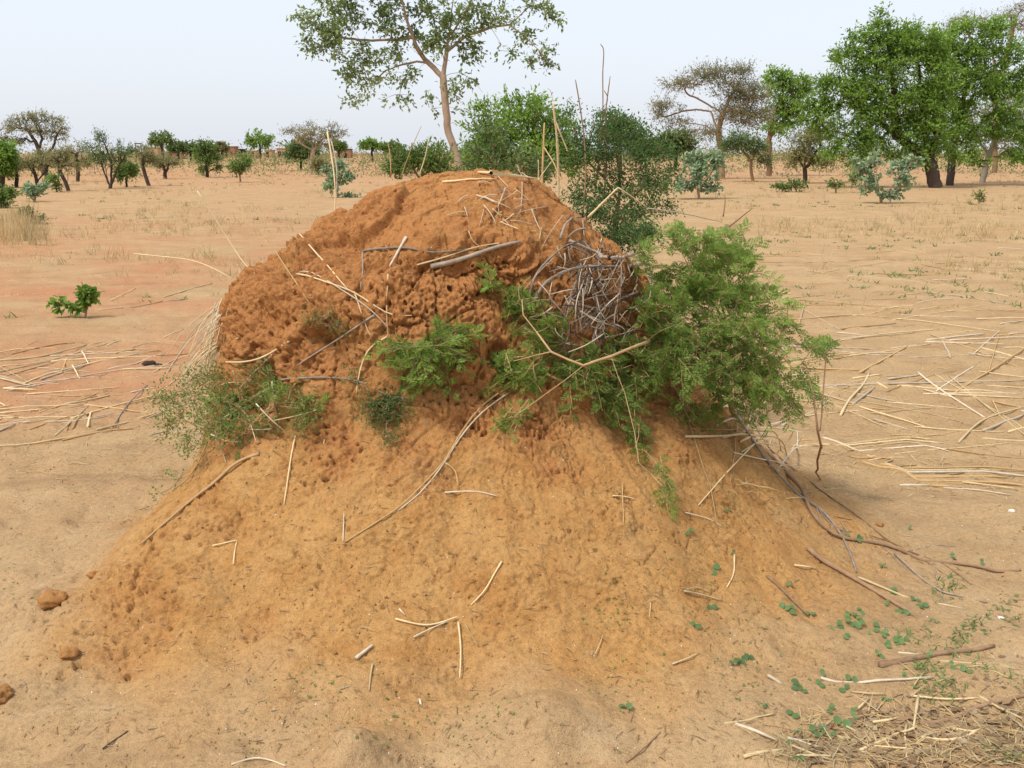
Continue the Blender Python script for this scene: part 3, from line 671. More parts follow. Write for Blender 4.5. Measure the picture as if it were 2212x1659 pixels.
for (u, v, w_, h_, Y_, lb) in [(1341, 283, 28, 22, 66, 'dark round tree top on the skyline behind the mound bushes'), (1461, 308, 26, 13, 90, 'small dark tree on the skyline between the mound bushes and the umbrella acacia'), (1395, 318, 30, 10, 100, 'low dark skyline scrub tree just right of the tall bare stems')]:
    plant('skyline_tree', lb, 'tree', Y_, [[(u, 352), (u, v + 10)]], [(u, v, w_, h_), (u - w_ * .5, v + h_ * .5, w_ * .6, h_ * .6), (u + w_ * .6, v + h_ * .6, w_ * .5, h_ * .5)], 110, 24, 0.012 * Y_, 0.0045 * Y_, 0.002 * Y_, 'leaf_dark', 'bark_dark', 0.14, 0.02)
# left side of the field
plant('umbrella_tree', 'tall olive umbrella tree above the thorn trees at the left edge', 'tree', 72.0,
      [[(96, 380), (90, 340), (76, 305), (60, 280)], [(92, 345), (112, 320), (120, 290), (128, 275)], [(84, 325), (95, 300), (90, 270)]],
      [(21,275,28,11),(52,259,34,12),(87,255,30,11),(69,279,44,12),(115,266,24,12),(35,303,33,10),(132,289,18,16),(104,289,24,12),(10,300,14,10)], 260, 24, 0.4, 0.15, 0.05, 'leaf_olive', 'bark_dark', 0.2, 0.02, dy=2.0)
plant('dark_bush', 'dense dark green bush cut by the left edge', 'bush', 46.0, [[(4, 402), (5, 370), (8, 345)]], [(4, 350, 26, 28), (14, 332, 18, 18), (-20, 345, 30, 35)], 200, 26, 0.4, 0.18, 0.08, 'leaf_bright', 'bark_dark', 0.12, 0.015)
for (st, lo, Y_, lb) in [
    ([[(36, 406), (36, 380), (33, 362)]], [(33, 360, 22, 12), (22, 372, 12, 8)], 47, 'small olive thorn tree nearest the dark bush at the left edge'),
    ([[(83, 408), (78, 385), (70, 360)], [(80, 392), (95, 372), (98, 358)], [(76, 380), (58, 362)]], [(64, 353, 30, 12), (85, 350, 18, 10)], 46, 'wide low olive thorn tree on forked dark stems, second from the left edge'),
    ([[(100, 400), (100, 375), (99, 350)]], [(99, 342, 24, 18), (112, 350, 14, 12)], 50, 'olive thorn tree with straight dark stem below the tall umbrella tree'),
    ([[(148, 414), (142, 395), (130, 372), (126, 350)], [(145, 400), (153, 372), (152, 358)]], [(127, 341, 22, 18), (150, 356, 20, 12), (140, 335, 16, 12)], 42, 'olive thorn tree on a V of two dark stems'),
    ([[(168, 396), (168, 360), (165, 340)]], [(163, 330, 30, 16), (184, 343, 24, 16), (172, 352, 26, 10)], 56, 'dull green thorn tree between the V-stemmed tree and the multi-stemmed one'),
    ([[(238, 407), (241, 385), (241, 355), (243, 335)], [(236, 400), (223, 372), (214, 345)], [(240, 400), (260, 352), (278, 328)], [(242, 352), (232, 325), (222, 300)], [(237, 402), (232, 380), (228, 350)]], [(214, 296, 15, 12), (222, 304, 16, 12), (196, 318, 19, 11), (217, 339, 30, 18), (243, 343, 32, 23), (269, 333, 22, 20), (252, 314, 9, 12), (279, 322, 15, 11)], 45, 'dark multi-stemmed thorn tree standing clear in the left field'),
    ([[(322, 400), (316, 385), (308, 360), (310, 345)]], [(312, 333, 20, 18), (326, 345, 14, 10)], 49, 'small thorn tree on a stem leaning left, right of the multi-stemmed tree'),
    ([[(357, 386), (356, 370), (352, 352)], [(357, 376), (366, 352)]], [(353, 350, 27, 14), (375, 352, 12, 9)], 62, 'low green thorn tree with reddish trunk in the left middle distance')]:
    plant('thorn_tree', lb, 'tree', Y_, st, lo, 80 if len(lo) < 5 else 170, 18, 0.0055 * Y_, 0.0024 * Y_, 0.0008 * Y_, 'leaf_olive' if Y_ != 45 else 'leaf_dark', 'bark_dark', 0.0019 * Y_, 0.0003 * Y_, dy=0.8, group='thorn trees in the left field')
plant('speckled_tree', 'bushy green tree with pale flecks in the left middle distance', 'tree', 66.0, [[(448, 382), (447, 365), (445, 340)], [(448, 372), (465, 362)]], [(445, 320, 21, 14), (447, 341, 28, 13), (437, 364, 10, 6), (468, 361, 10, 7), (432, 330, 12, 10)], 150, 20, 0.32, 0.17, 0.075, 'leaf_mid', 'bark_dark', 0.11, 0.015)
plant('flat_tree', 'feathery flat-topped tree with pale forked trunk left of the slender tree', 'tree', 74.0,
      [[(671, 374), (674, 340), (677, 324)], [(677, 326), (660, 315), (642, 304)], [(677, 324), (695, 300), (710, 292)], [(677, 324), (672, 305), (668, 290)], [(664, 368), (665, 345), (662, 330)]],
      [(682,288,44,15),(661,296,30,16),(708,294,30,14),(619,286,12,9),(737,288,12,9),(640,282,14,9),(720,276,14,8),(668,272,10,6),(700,312,22,10)], 220, 20, 0.4, 0.15, 0.045, 'leaf_olive', 'bark_pale', 0.15, 0.02, dy=1.5)
plant('dark_bush', 'dark green bush behind the pale forked trunk', 'bush', 92.0, [[(650, 352), (650, 335)]], [(648, 326, 24, 12), (662, 330, 20, 10)], 110, 24, 0.8, 0.35, 0.15, 'leaf_dark', 'bark_dark', 0.12, 0.02)
plant('low_shrub', 'bright green sapling on a thin reddish stem in the left middle distance', 'shrub', 55.0, [[(519, 393), (518, 375), (512, 362)], [(519, 380), (530, 355)]], [(513, 360, 16, 11), (530, 352, 7, 9)], 60, 20, 0.3, 0.16, 0.07, 'leaf_mid', 'bark_brown', 0.05, 0.012)
plant('low_shrub', 'brownish low shrub right of the pale forked trunk', 'shrub', 68.0, [[(688, 372), (688, 360)]], [(688, 356, 14, 11), (705, 362, 9, 6)], 60, 20, 0.4, 0.18, 0.08, 'leaf_olive', 'bark_dark', 0.06, 0.012)
plant('low_shrub', 'bright rounded shrub beside the multi-stemmed thorn tree', 'shrub', 47.0, [[(272, 396), (274, 375)]], [(276, 367, 18, 11), (262, 374, 10, 9)], 70, 20, 0.3, 0.15, 0.07, 'leaf_mid', 'bark_dark', 0.05, 0.01)
plant('milkweed_shrub', 'upright milkweed shrub with spreading low leaves behind the thin tall straw', 'shrub', 36.0, [[(730, 427), (728, 400), (735, 360)], [(729, 415), (712, 395)], [(731, 420), (755, 418)]],
      [(729,386,18,18),(714,400,12,12),(758,420,20,5),(736,360,10,12),(706,372,8,8),(752,385,8,12)], 80, 13, 0.17, 0.13, 0.08, 'leaf_glaucous', 'bark_brown', 0.03, 0.01, shape='oval')
plant('low_shrub', 'pale leafy sapling on bare soil below the thorn trees at the left', 'shrub', 33.0, [[(76, 440), (75, 420)]], [(74, 412, 14, 9), (66, 410, 8, 7), (92, 404, 6, 5)], 45, 14, 0.17, 0.12, 0.07, 'leaf_glaucous', 'bark_brown', 0.03, 0.01, shape='oval')
plant('low_shrub', 'bright leafy sapling beside the V-stemmed thorn tree', 'shrub', 41.0, [[(124, 420), (120, 400)]], [(114, 389, 9, 10), (120, 400, 7, 6)], 35, 14, 0.2, 0.13, 0.07, 'leaf_mid', 'bark_dark', 0.03, 0.01)
plant('low_shrub', 'leafy green shrub cut by the left edge, above the dry grass', 'shrub', 29.0, [[(10, 450), (12, 432)]], [(18, 422, 16, 11), (6, 437, 11, 11)], 60, 14, 0.18, 0.11, 0.06, 'leaf_mid', 'bark_brown', 0.03, 0.01, shape='oval')
plant('low_shrub', 'low dark sprawling bush on red soil above the dry grass at the left', 'shrub', 22.5, [[(64, 486), (62, 470)]], [(58, 464, 17, 11), (86, 473, 12, 4), (70, 474, 18, 6)], 80, 16, 0.12, 0.06, 0.03, 'leaf_dark', 'bark_dark', 0.02, 0.006)
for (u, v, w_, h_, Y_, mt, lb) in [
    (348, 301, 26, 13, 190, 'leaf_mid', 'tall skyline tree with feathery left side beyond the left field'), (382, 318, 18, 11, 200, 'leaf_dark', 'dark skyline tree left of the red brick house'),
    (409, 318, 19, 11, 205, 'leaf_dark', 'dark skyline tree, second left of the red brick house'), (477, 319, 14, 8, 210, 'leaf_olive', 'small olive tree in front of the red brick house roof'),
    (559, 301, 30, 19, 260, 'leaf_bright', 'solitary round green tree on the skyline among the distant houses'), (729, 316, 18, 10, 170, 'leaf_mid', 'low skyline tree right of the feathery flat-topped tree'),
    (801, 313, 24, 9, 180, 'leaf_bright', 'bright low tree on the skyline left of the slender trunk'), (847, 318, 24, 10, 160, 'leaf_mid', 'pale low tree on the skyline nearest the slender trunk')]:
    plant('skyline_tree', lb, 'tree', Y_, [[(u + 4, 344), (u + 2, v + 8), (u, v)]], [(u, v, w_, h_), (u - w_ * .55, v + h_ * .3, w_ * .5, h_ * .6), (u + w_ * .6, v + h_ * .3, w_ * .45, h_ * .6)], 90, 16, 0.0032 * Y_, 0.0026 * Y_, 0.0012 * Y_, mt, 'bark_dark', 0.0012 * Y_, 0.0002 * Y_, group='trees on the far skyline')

# distant mud and brick houses
def plain(name, a, rough=0.9):
    m, n, l, bs = new_mat(name, rough, 0.1); t = nz(n, l, 3, 4)
    l.new(mix(n, l, ramp(n, l, t.outputs[0], [(0.3, (0, 0, 0)), (0.7, (1, 1, 1))]).outputs[0], tuple(x * .8 for x in a), tuple(x * 1.1 for x in a)), bs.inputs['Base Color']); return m
M['wall_red'] = plain('wall_red', (.33, .165, .11)); M['wall_ochre'] = plain('wall_ochre', (.46, .31, .16)); M['wall_tan'] = plain('wall_tan', (.46, .31, .19)); M['wall_dark'] = plain('wall_dark', (.06, .06, .065)); M['wall_white'] = plain('wall_white', (.7, .68, .62))
M['opening'] = plain('opening', (.03, .025, .02)); M['thatch'] = plain('thatch', (.42, .36, .18))
def boxmesh(mb_, c, s):
    V = np.array([[x, y, z] for x in (-.5, .5) for y in (-.5, .5) for z in (-.5, .5)]) * np.array(s) + np.array(c)
    mb_.add(V, [[0, 1, 3, 2], [4, 6, 7, 5], [0, 4, 5, 1], [2, 3, 7, 6], [0, 2, 6, 4], [1, 5, 7, 3]])
def house(u0, u1, vt, Y_, wall, roof, label, openings):
    a, b = at(u0, vt, Y_), at(u1, vt, Y_); w_ = b.x - a.x; cx = (a.x + b.x) / 2; z0 = gh(cx, Y_) - 0.3; h_ = a.z - z0
    root = empty('mud_house', (cx, Y_, z0), label, 'house', 'distant village houses')
    m_ = MB(); boxmesh(m_, (cx, Y_ + 2.2, z0 + h_ / 2), (w_, 4.4, h_)); part(m_, 'wall', M[wall], root).data.polygons.foreach_set('use_smooth', [False] * 6)
    m_ = MB(); boxmesh(m_, (cx, Y_ + 2.2, z0 + h_ + 0.09), (w_ + .35, 4.8, 0.18)); part(m_, 'roof', M[roof], root).data.polygons.foreach_set('use_smooth', [False] * 6)
    for (f, wd, zb, ht, nm) in openings:
        m_ = MB(); boxmesh(m_, (cx - w_ / 2 + w_ * f, Y_ + 0.02, z0 + 0.3 + zb + ht / 2), (wd, 0.12, ht)); part(m_, nm, M['opening'], root).data.polygons.foreach_set('use_smooth', [False] * 6)
house(480, 506, 317, 300, 'wall_red', 'wall_red', 'red brick house on the skyline, widest of the distant houses', [(.3, .9, 0, 1.9, 'door'), (.72, .7, 1, .8, 'window')])
house(508, 524, 323, 305, 'wall_dark', 'wall_dark', 'low blackish shed just right of the red brick house', [(.5, 1.0, 0, 1.5, 'door')])
house(538, 553, 326, 300, 'wall_ochre', 'thatch', 'small ochre mud house left of the round skyline tree trunk', [(.5, .8, 0, 1.5, 'door')])
house(571, 587, 325, 296, 'wall_ochre', 'wall_ochre', 'orange mud house just right of the round skyline tree', [(.4, .8, 0, 1.6, 'door')])
house(597, 622, 321, 290, 'wall_tan', 'wall_tan', 'tan mud house with dark doorways beside the feathery flat-topped tree', [(.25, .9, 0, 1.8, 'door'), (.6, .7, .8, .9, 'window'), (.85, .6, .8, .9, 'window')])
house(318, 340, 319, 270, 'wall_tan', 'thatch', 'pale house with yellowish thatch roof left of the tall skyline tree', [(.5, .9, 0, 1.7, 'door')])
house(358, 392, 329, 250, 'wall_red', 'wall_tan', 'long low reddish mud wall house below the dark skyline trees', [(.3, .8, 0, 1.3, 'door'), (.7, .8, .5, .6, 'window')])
house(735, 756, 323, 280, 'wall_red', 'wall_dark', 'dark brown house right of the feathery flat-topped tree', [(.5, .9, 0, 1.4, 'door')])
fr = empty('post_frame', at(297, 345, 230).to_tuple(), 'thin dark timber post frame standing against the sky at the left', 'frame')
for u in (292, 304):
    m_ = MB(); q = at(u, 309, 230); m_.tube([(q.x, 230, 0), (q.x, 230, 2), tuple(q)], 0.12, 5); part(m_, 'post', M['bark_dark'], fr)
m_ = MB(); m_.tube([tuple(at(290, 310, 230)), tuple(at(298, 310, 230)), tuple(at(306, 310, 230))], 0.12, 5); part(m_, 'lintel', M['bark_dark'], fr)

# uncountable growth of the field: far scrub and dry grass
def scrub(name, seed, n, y0, y1, size, mat, label, k=20, lf=.45):
    rs = np.random.default_rng(seed); m_ = MB()
    Y_ = y0 * (y1 / y0) ** rs.random(n); X_ = rs.uniform(-0.75, 0.75, n) * Y_
    kp = fbm(np.stack([X_, Y_, 0 * X_], 1), 0.02, 3, .6, seed) > -0.12; X_, Y_ = X_[kp], Y_[kp]; n = len(X_)
    Z_ = ground_h(X_, Y_); s = size * rs.uniform(.3, 1.3, n) ** 1.6 * (0.45 + Y_ / 240)
    c = np.stack([X_, Y_, Z_], 1)
    q = np.clip(rs.normal(0, 0.5, (n, k, 3)), -.9, .9) * s[:, None, None]; q[..., 2] = np.abs(q[..., 2]) * .75
    Pq_ = (c[:, None] + q).reshape(-1, 3)
    m_.leaves(Pq_, rs.normal(0, 1, Pq_.shape) + [0, 0, .6], rs.normal(0, 1, Pq_.shape), np.repeat(s, k) * lf, np.repeat(s, k) * lf * .45)
    o = m_.build(name, M[mat], None, False); tag(o, label, 'scrub', kind='stuff')
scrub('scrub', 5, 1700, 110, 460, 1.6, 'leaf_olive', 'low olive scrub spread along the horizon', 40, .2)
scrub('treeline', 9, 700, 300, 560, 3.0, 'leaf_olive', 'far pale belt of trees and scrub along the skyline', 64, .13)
scrub('dry_brush', 6, 1400, 65, 400, .95, 'leaf_brown', 'low brown dry brush between the distant trees', 34, .22)
scrub('green_brush', 8, 330, 62, 260, 1.7, 'leaf_mid', 'scattered low green brush between the distant trees', 60, .17)
def grass(name, spots, label, mat, rs, blades, hgt, wid, lean=0.5):
    m_ = MB(); n = len(spots); c = np.repeat(np.array(spots), blades, 0)
    D = rs.normal(0, lean, (n * blades, 3)); D[:, 2] = 1.0
    c = c + np.concatenate([rs.normal(0, 0.05, (len(c), 2)), np.zeros((len(c), 1))], 1)
    h_ = np.repeat(hgt, blades) * rs.uniform(.5, 1.2, len(c)); w_ = np.repeat(wid, blades)
    m_.leaves(c, D, rs.normal(0, 1, (len(c), 3)), h_, w_, rs.normal(0, 0.08), 'strip')
    o = m_.build(name, mat, None, False); tag(o, label, 'grass', kind='stuff'); return o
def gspots(rs, n, y0, y1, keep):
    Y_ = y0 * (y1 / y0) ** rs.random(n); X_ = rs.uniform(-0.62, 0.62, n) * Y_
    k = keep(X_, Y_) > rs.random(n); X_, Y_ = X_[k], Y_[k]
    return np.stack([X_, Y_, ground_h(X_, Y_) - 0.01], 1)
M['grass_dry'] = leaf_mat('grass_dry', [(.52, .40, .20), (.62, .48, .26), (.44, .31, .15), (.58, .47, .30)], 0.2)
M['grass_green'] = leaf_mat('grass_green', [(.10, .19, .05), (.15, .23, .07), (.20, .24, .10)], 0.25)
rs_ = np.random.default_rng(21)
kf = lambda X_, Y_: smooth(-0.05, 0.35, fbm(np.stack([X_, Y_, 0 * X_], 1), 0.16, 3, .6, 12)) * smooth(9, 20, Y_ + .35 * np.where(X_ > 0, X_, 0))
sp_ = gspots(rs_, 13000, 9, 120, kf)
grass('dry_grass', sp_, 'sparse pale dry grass scattered over the open field', M['grass_dry'], rs_, 8, 0.06 + 0.26 * rs_.random(len(sp_)) ** 2 , 0.005 + 0.00022 * sp_[:, 1], 0.45)
sp_ = np.array([[*gp(u, v)[:2], 0.0] for u, v in zip(rs_.normal(30, 40, 70), rs_.uniform(478, 530, 70))]); sp_[:, 2] = ground_h(sp_[:, 0], sp_[:, 1]) - .01
grass('dry_grass', sp_, 'tall pale dry grass clump at the left edge below the sprawling bush', M['grass_dry'], rs_, 16, 0.35 + 0.3 * rs_.random(len(sp_)), 0.010 + 0 * sp_[:, 1], 0.25)
sp_ = gspots(rs_, 2600, 9, 110, lambda X_, Y_: smooth(0.05, 0.35, fbm(np.stack([X_, Y_ * 2, 0 * X_], 1), 0.09, 3, .6, 55)))
grass('green_ground_cover', sp_, 'thin low green weeds tinting patches of the field', M['grass_green'], rs_, 9, 0.05 + 0.06 * rs_.random(len(sp_)), 0.006 + 0.0006 * sp_[:, 1], 1.2)
# ------------------------------------------------------------------ branches and stalks lying about
rk = np.random.default_rng(77)
def path3(pts, lift):
    """(u, v) lies on the surface seen there; (u, v, Y) hangs in the air at depth Y"""
    Q = [np.array(on(p[0], p[1], lift)) if len(p) == 2 else np.array(at(*p)) for p in pts]
    y0 = min(q[1] for q in Q)
    if y0 < 5.2:                                      # a point that just misses the mound keeps its neighbour's depth
        for k in range(len(Q)):
            nb = [Q[j][1] for j in (k - 1, k + 1) if 0 <= j < len(Q) and len(pts[j]) == 2] or [y0]
            if len(pts[k]) == 2 and Q[k][1] > 5.0 and Q[k][1] > min(nb + [y0]) + 0.7 and np.hypot(Q[k][0] - AX, min(nb + [y0]) - AY) < 1.5: Q[k] = np.array(at(pts[k][0], pts[k][1], min(nb + [y0]) + .1))
    return Q
def densify(Q, step, wob_):
    out = [Q[0]]
    for a, b in zip(Q[:-1], Q[1:]):
        L = np.linalg.norm(b - a); k = max(1, min(14, int(round(L / step))))
        for q in range(1, k + 1):
            out.append(a + (b - a) * q / k + (rk.normal(0, wob_, 3) if q < k else 0))
    return np.array(out)
def bezier_path(Q, n=4):
    """rounded polyline through the points (Catmull-Rom)"""
    Q = [np.array(q) for q in Q]
    if len(Q) < 3: return np.array(Q)
    E = [2 * Q[0] - Q[1]] + Q + [2 * Q[-1] - Q[-2]]; out = [Q[0]]
    for k in range(1, len(E) - 2):
        p0, p1, p2, p3 = E[k - 1:k + 3]
        for q in range(1, n + 1):
            t = q / n; out.append(0.5 * (2 * p1 + (p2 - p0) * t + (2 * p0 - 5 * p1 + 4 * p2 - p3) * t * t + (3 * p1 - p0 - 3 * p2 + p3) * t ** 3))
    return np.array(out)
def rest(Q, r):
    """lay a stick on the skin of the mound or ground: out of the soil, yet nearly straight"""
    Q = np.array(Q, float)
    for it in range(3):
        Q = np.array([push_out(q, r * .25 + (.006 if abs(q[0] - AX) < 1.3 and abs(q[1] - AY) < 1.9 else 0)) for q in Q])
        if len(Q) > 3 and it < 2:
            for _ in range(2): Q[1:-1] = (Q[1:-1] * 2 + Q[2:] + Q[:-2]) / 4
    return Q
def stalk_mesh(Q, r, taper=0.75, nodes=True, sides=6):
    m_ = MB(); n = len(Q); f = np.linspace(0, 1, n)
    rad = r * (1 - (1 - taper) * f)
    if nodes:
        L = np.concatenate([[0], np.cumsum(np.linalg.norm(np.diff(Q, axis=0), axis=1))])
        rad = rad * (1 + 0.22 * (np.arange(n) % 3 == 1))
    rad[-1] *= 0.8
    m_.tube(Q, rad, sides)
    return m_
def stick(name, pts, r, mat, label, cat, group=None, rounded=True, taper=0.6, lift=None, wob_=None, nodes=False, settle=True):
    if name in ('branch', 'log'): r = r * .66
    elif name != 'dry_stalk': r = r * .7
    Q = path3(pts, r if lift is None else lift)
    Q = bezier_path(Q) if rounded and len(Q) > 2 else Q
    L = float(np.linalg.norm(np.diff(np.array(Q), axis=0), axis=1).sum())
    Q = densify(list(Q), max(0.05, L / 16), (r * 0.35 if wob_ is None else wob_))
    if settle: Q = rest(Q, r)
    o = solo(stalk_mesh(Q, r, taper, nodes), name, M[mat], label, cat, group, base=Q[0].tolist())
    return o

# -- branches and logs on the mound
for a in [
  ('branch', [(787, 544), (825, 540), (863, 537), (926, 546), (970, 543), (1012, 541)], .0085, 'bark_grey', 'thin grey crooked branch lying level across the upper mound face', 'branch'),
  ('log', [(929, 581), (1000, 560), (1070, 535), (1127, 523)], .017, 'bark_grey', 'thick smooth grey stick slanting on the ledge below the mound top', 'branch'),
  ('branch', [(786, 546), (785, 590), (783, 632)], .006, 'bark_grey', 'short grey twig hanging down from the level crooked branch', 'twig'),
  ('branch', [(811, 683), (740, 727), (672, 767), (645, 790)], .0065, 'bark_grey', 'straight grey stick slanting down left across the middle mound face', 'branch'),
  ('branch', [(606, 819), (640, 818), (696, 817), (780, 822), (835, 857), (881, 860)], .0075, 'bark_grey', 'long grey stick bowed over the dark twiggy patch at mid mound', 'branch'),
  ('branch', [(1170, 808), (1237, 832), (1295, 872), (1330, 885), (1366, 894)], .0105, 'bark_tan', 'stout tan branch end poking out below the draping acacia', 'branch'),
  ('branch', [(1134, 709), (1180, 740), (1227, 765)], .0095, 'straw_grey', 'pale bare branch crossing the draping acacia left of the twig pile', 'branch'),
  ('branch', [(1486, 725), (1420, 742), (1361, 757)], .011, 'bark_tan', 'tan branch end under the twig pile, inside the draping acacia', 'branch'),
  ('branch', [(560, 982), (510, 1003), (470, 1040), (430, 1070), (400, 1095), (350, 1140), (305, 1180)], .010, 'bark_tan', 'clay-coated root running down the left flank below the green bush', 'root'),
  ('branch', [(450, 960), (420, 1020), (380, 1060), (330, 1090), (280, 1110)], .005, 'bark_tan', 'thin pale root along the left flank edge above the clay-coated root', 'root'),
  ('branch', [(1595, 885), (1640, 955), (1690, 1020), (1732, 1060), (1743, 1100), (1783, 1147), (1834, 1170), (1918, 1180), (1990, 1212), (2080, 1228), (2154, 1238), (2225, 1245)], .0145, 'bark_brown', 'thick brown limb trailing from the right bush down to the sand', 'branch'),
  ('branch', [(1585, 890), (1620, 950), (1665, 1010), (1720, 1070), (1754, 1090), (1790, 1120), (1827, 1176), (1848, 1238)], .0105, 'bark_grey', 'second grey limb down the right flank, bending straight onto the sand', 'branch'),
  ('branch', [(1610, 880), (1680, 985), (1768, 1060), (1845, 1110), (1918, 1172), (2045, 1227), (2099, 1270)], .007, 'bark_brown', 'thin brown limb farthest up the right flank, ending among weeds', 'branch'),
  ('branch', [(1932, 1198), (1990, 1252), (2019, 1270), (2075, 1290), (2132, 1307)], .0075, 'bark_grey', 'grey branch on sand slanting down from the trailing thick limb', 'branch'),
  ('log', [(1743, 1187), (1769, 1212), (1852, 1259), (1936, 1310), (2027, 1347)], .0155, 'bark_brown', 'half buried brown log slanting on the sand right of the mound foot', 'log'),
  ('branch', [(1656, 1247), (1700, 1289), (1743, 1336)], .008, 'bark_brown', 'short dark twig on the sand between mound and half buried log', 'twig'),
  ('log', [(1903, 1441), (2008, 1419), (2080, 1412), (2147, 1405)], .0165, 'bark_brown', 'brown cut branch lying on sand among green weeds at the lower right', 'log'),
  ('branch', [(1892, 1430), (1950, 1421), (1990, 1415)], .006, 'bark_brown', 'thin brown twig lying along the brown cut branch', 'twig'),
  ('branch', [(1998, 1567), (2060, 1548), (2117, 1528), (2170, 1514), (2225, 1505)], .013, 'bark_brown', 'pale brown branch edging the bare patch at the lower right corner', 'branch'),
  ('branch', [(222, 1620), (250, 1598), (278, 1580)], .0035, 'bark_dark', 'small dark twig on bare ground at the bottom left', 'twig'),
  ('branch', [(500, 1653), (549, 1639), (590, 1645), (618, 1656)], .004, 'straw_grey', 'white curved twig at the bottom edge beside the small clay knob', 'twig'),
  ('branch', [(1428, 1580), (1392, 1620), (1352, 1662)], .004, 'bark_brown', 'straight reddish twig at the bottom edge right of the pale clay knob', 'twig'),
  ('branch', [(245, 925), (275, 880), (318, 832)], .008, 'bark_grey', 'grey stick lying on the straw-strewn sand left of the green bush', 'stick'),
]: stick(*a)

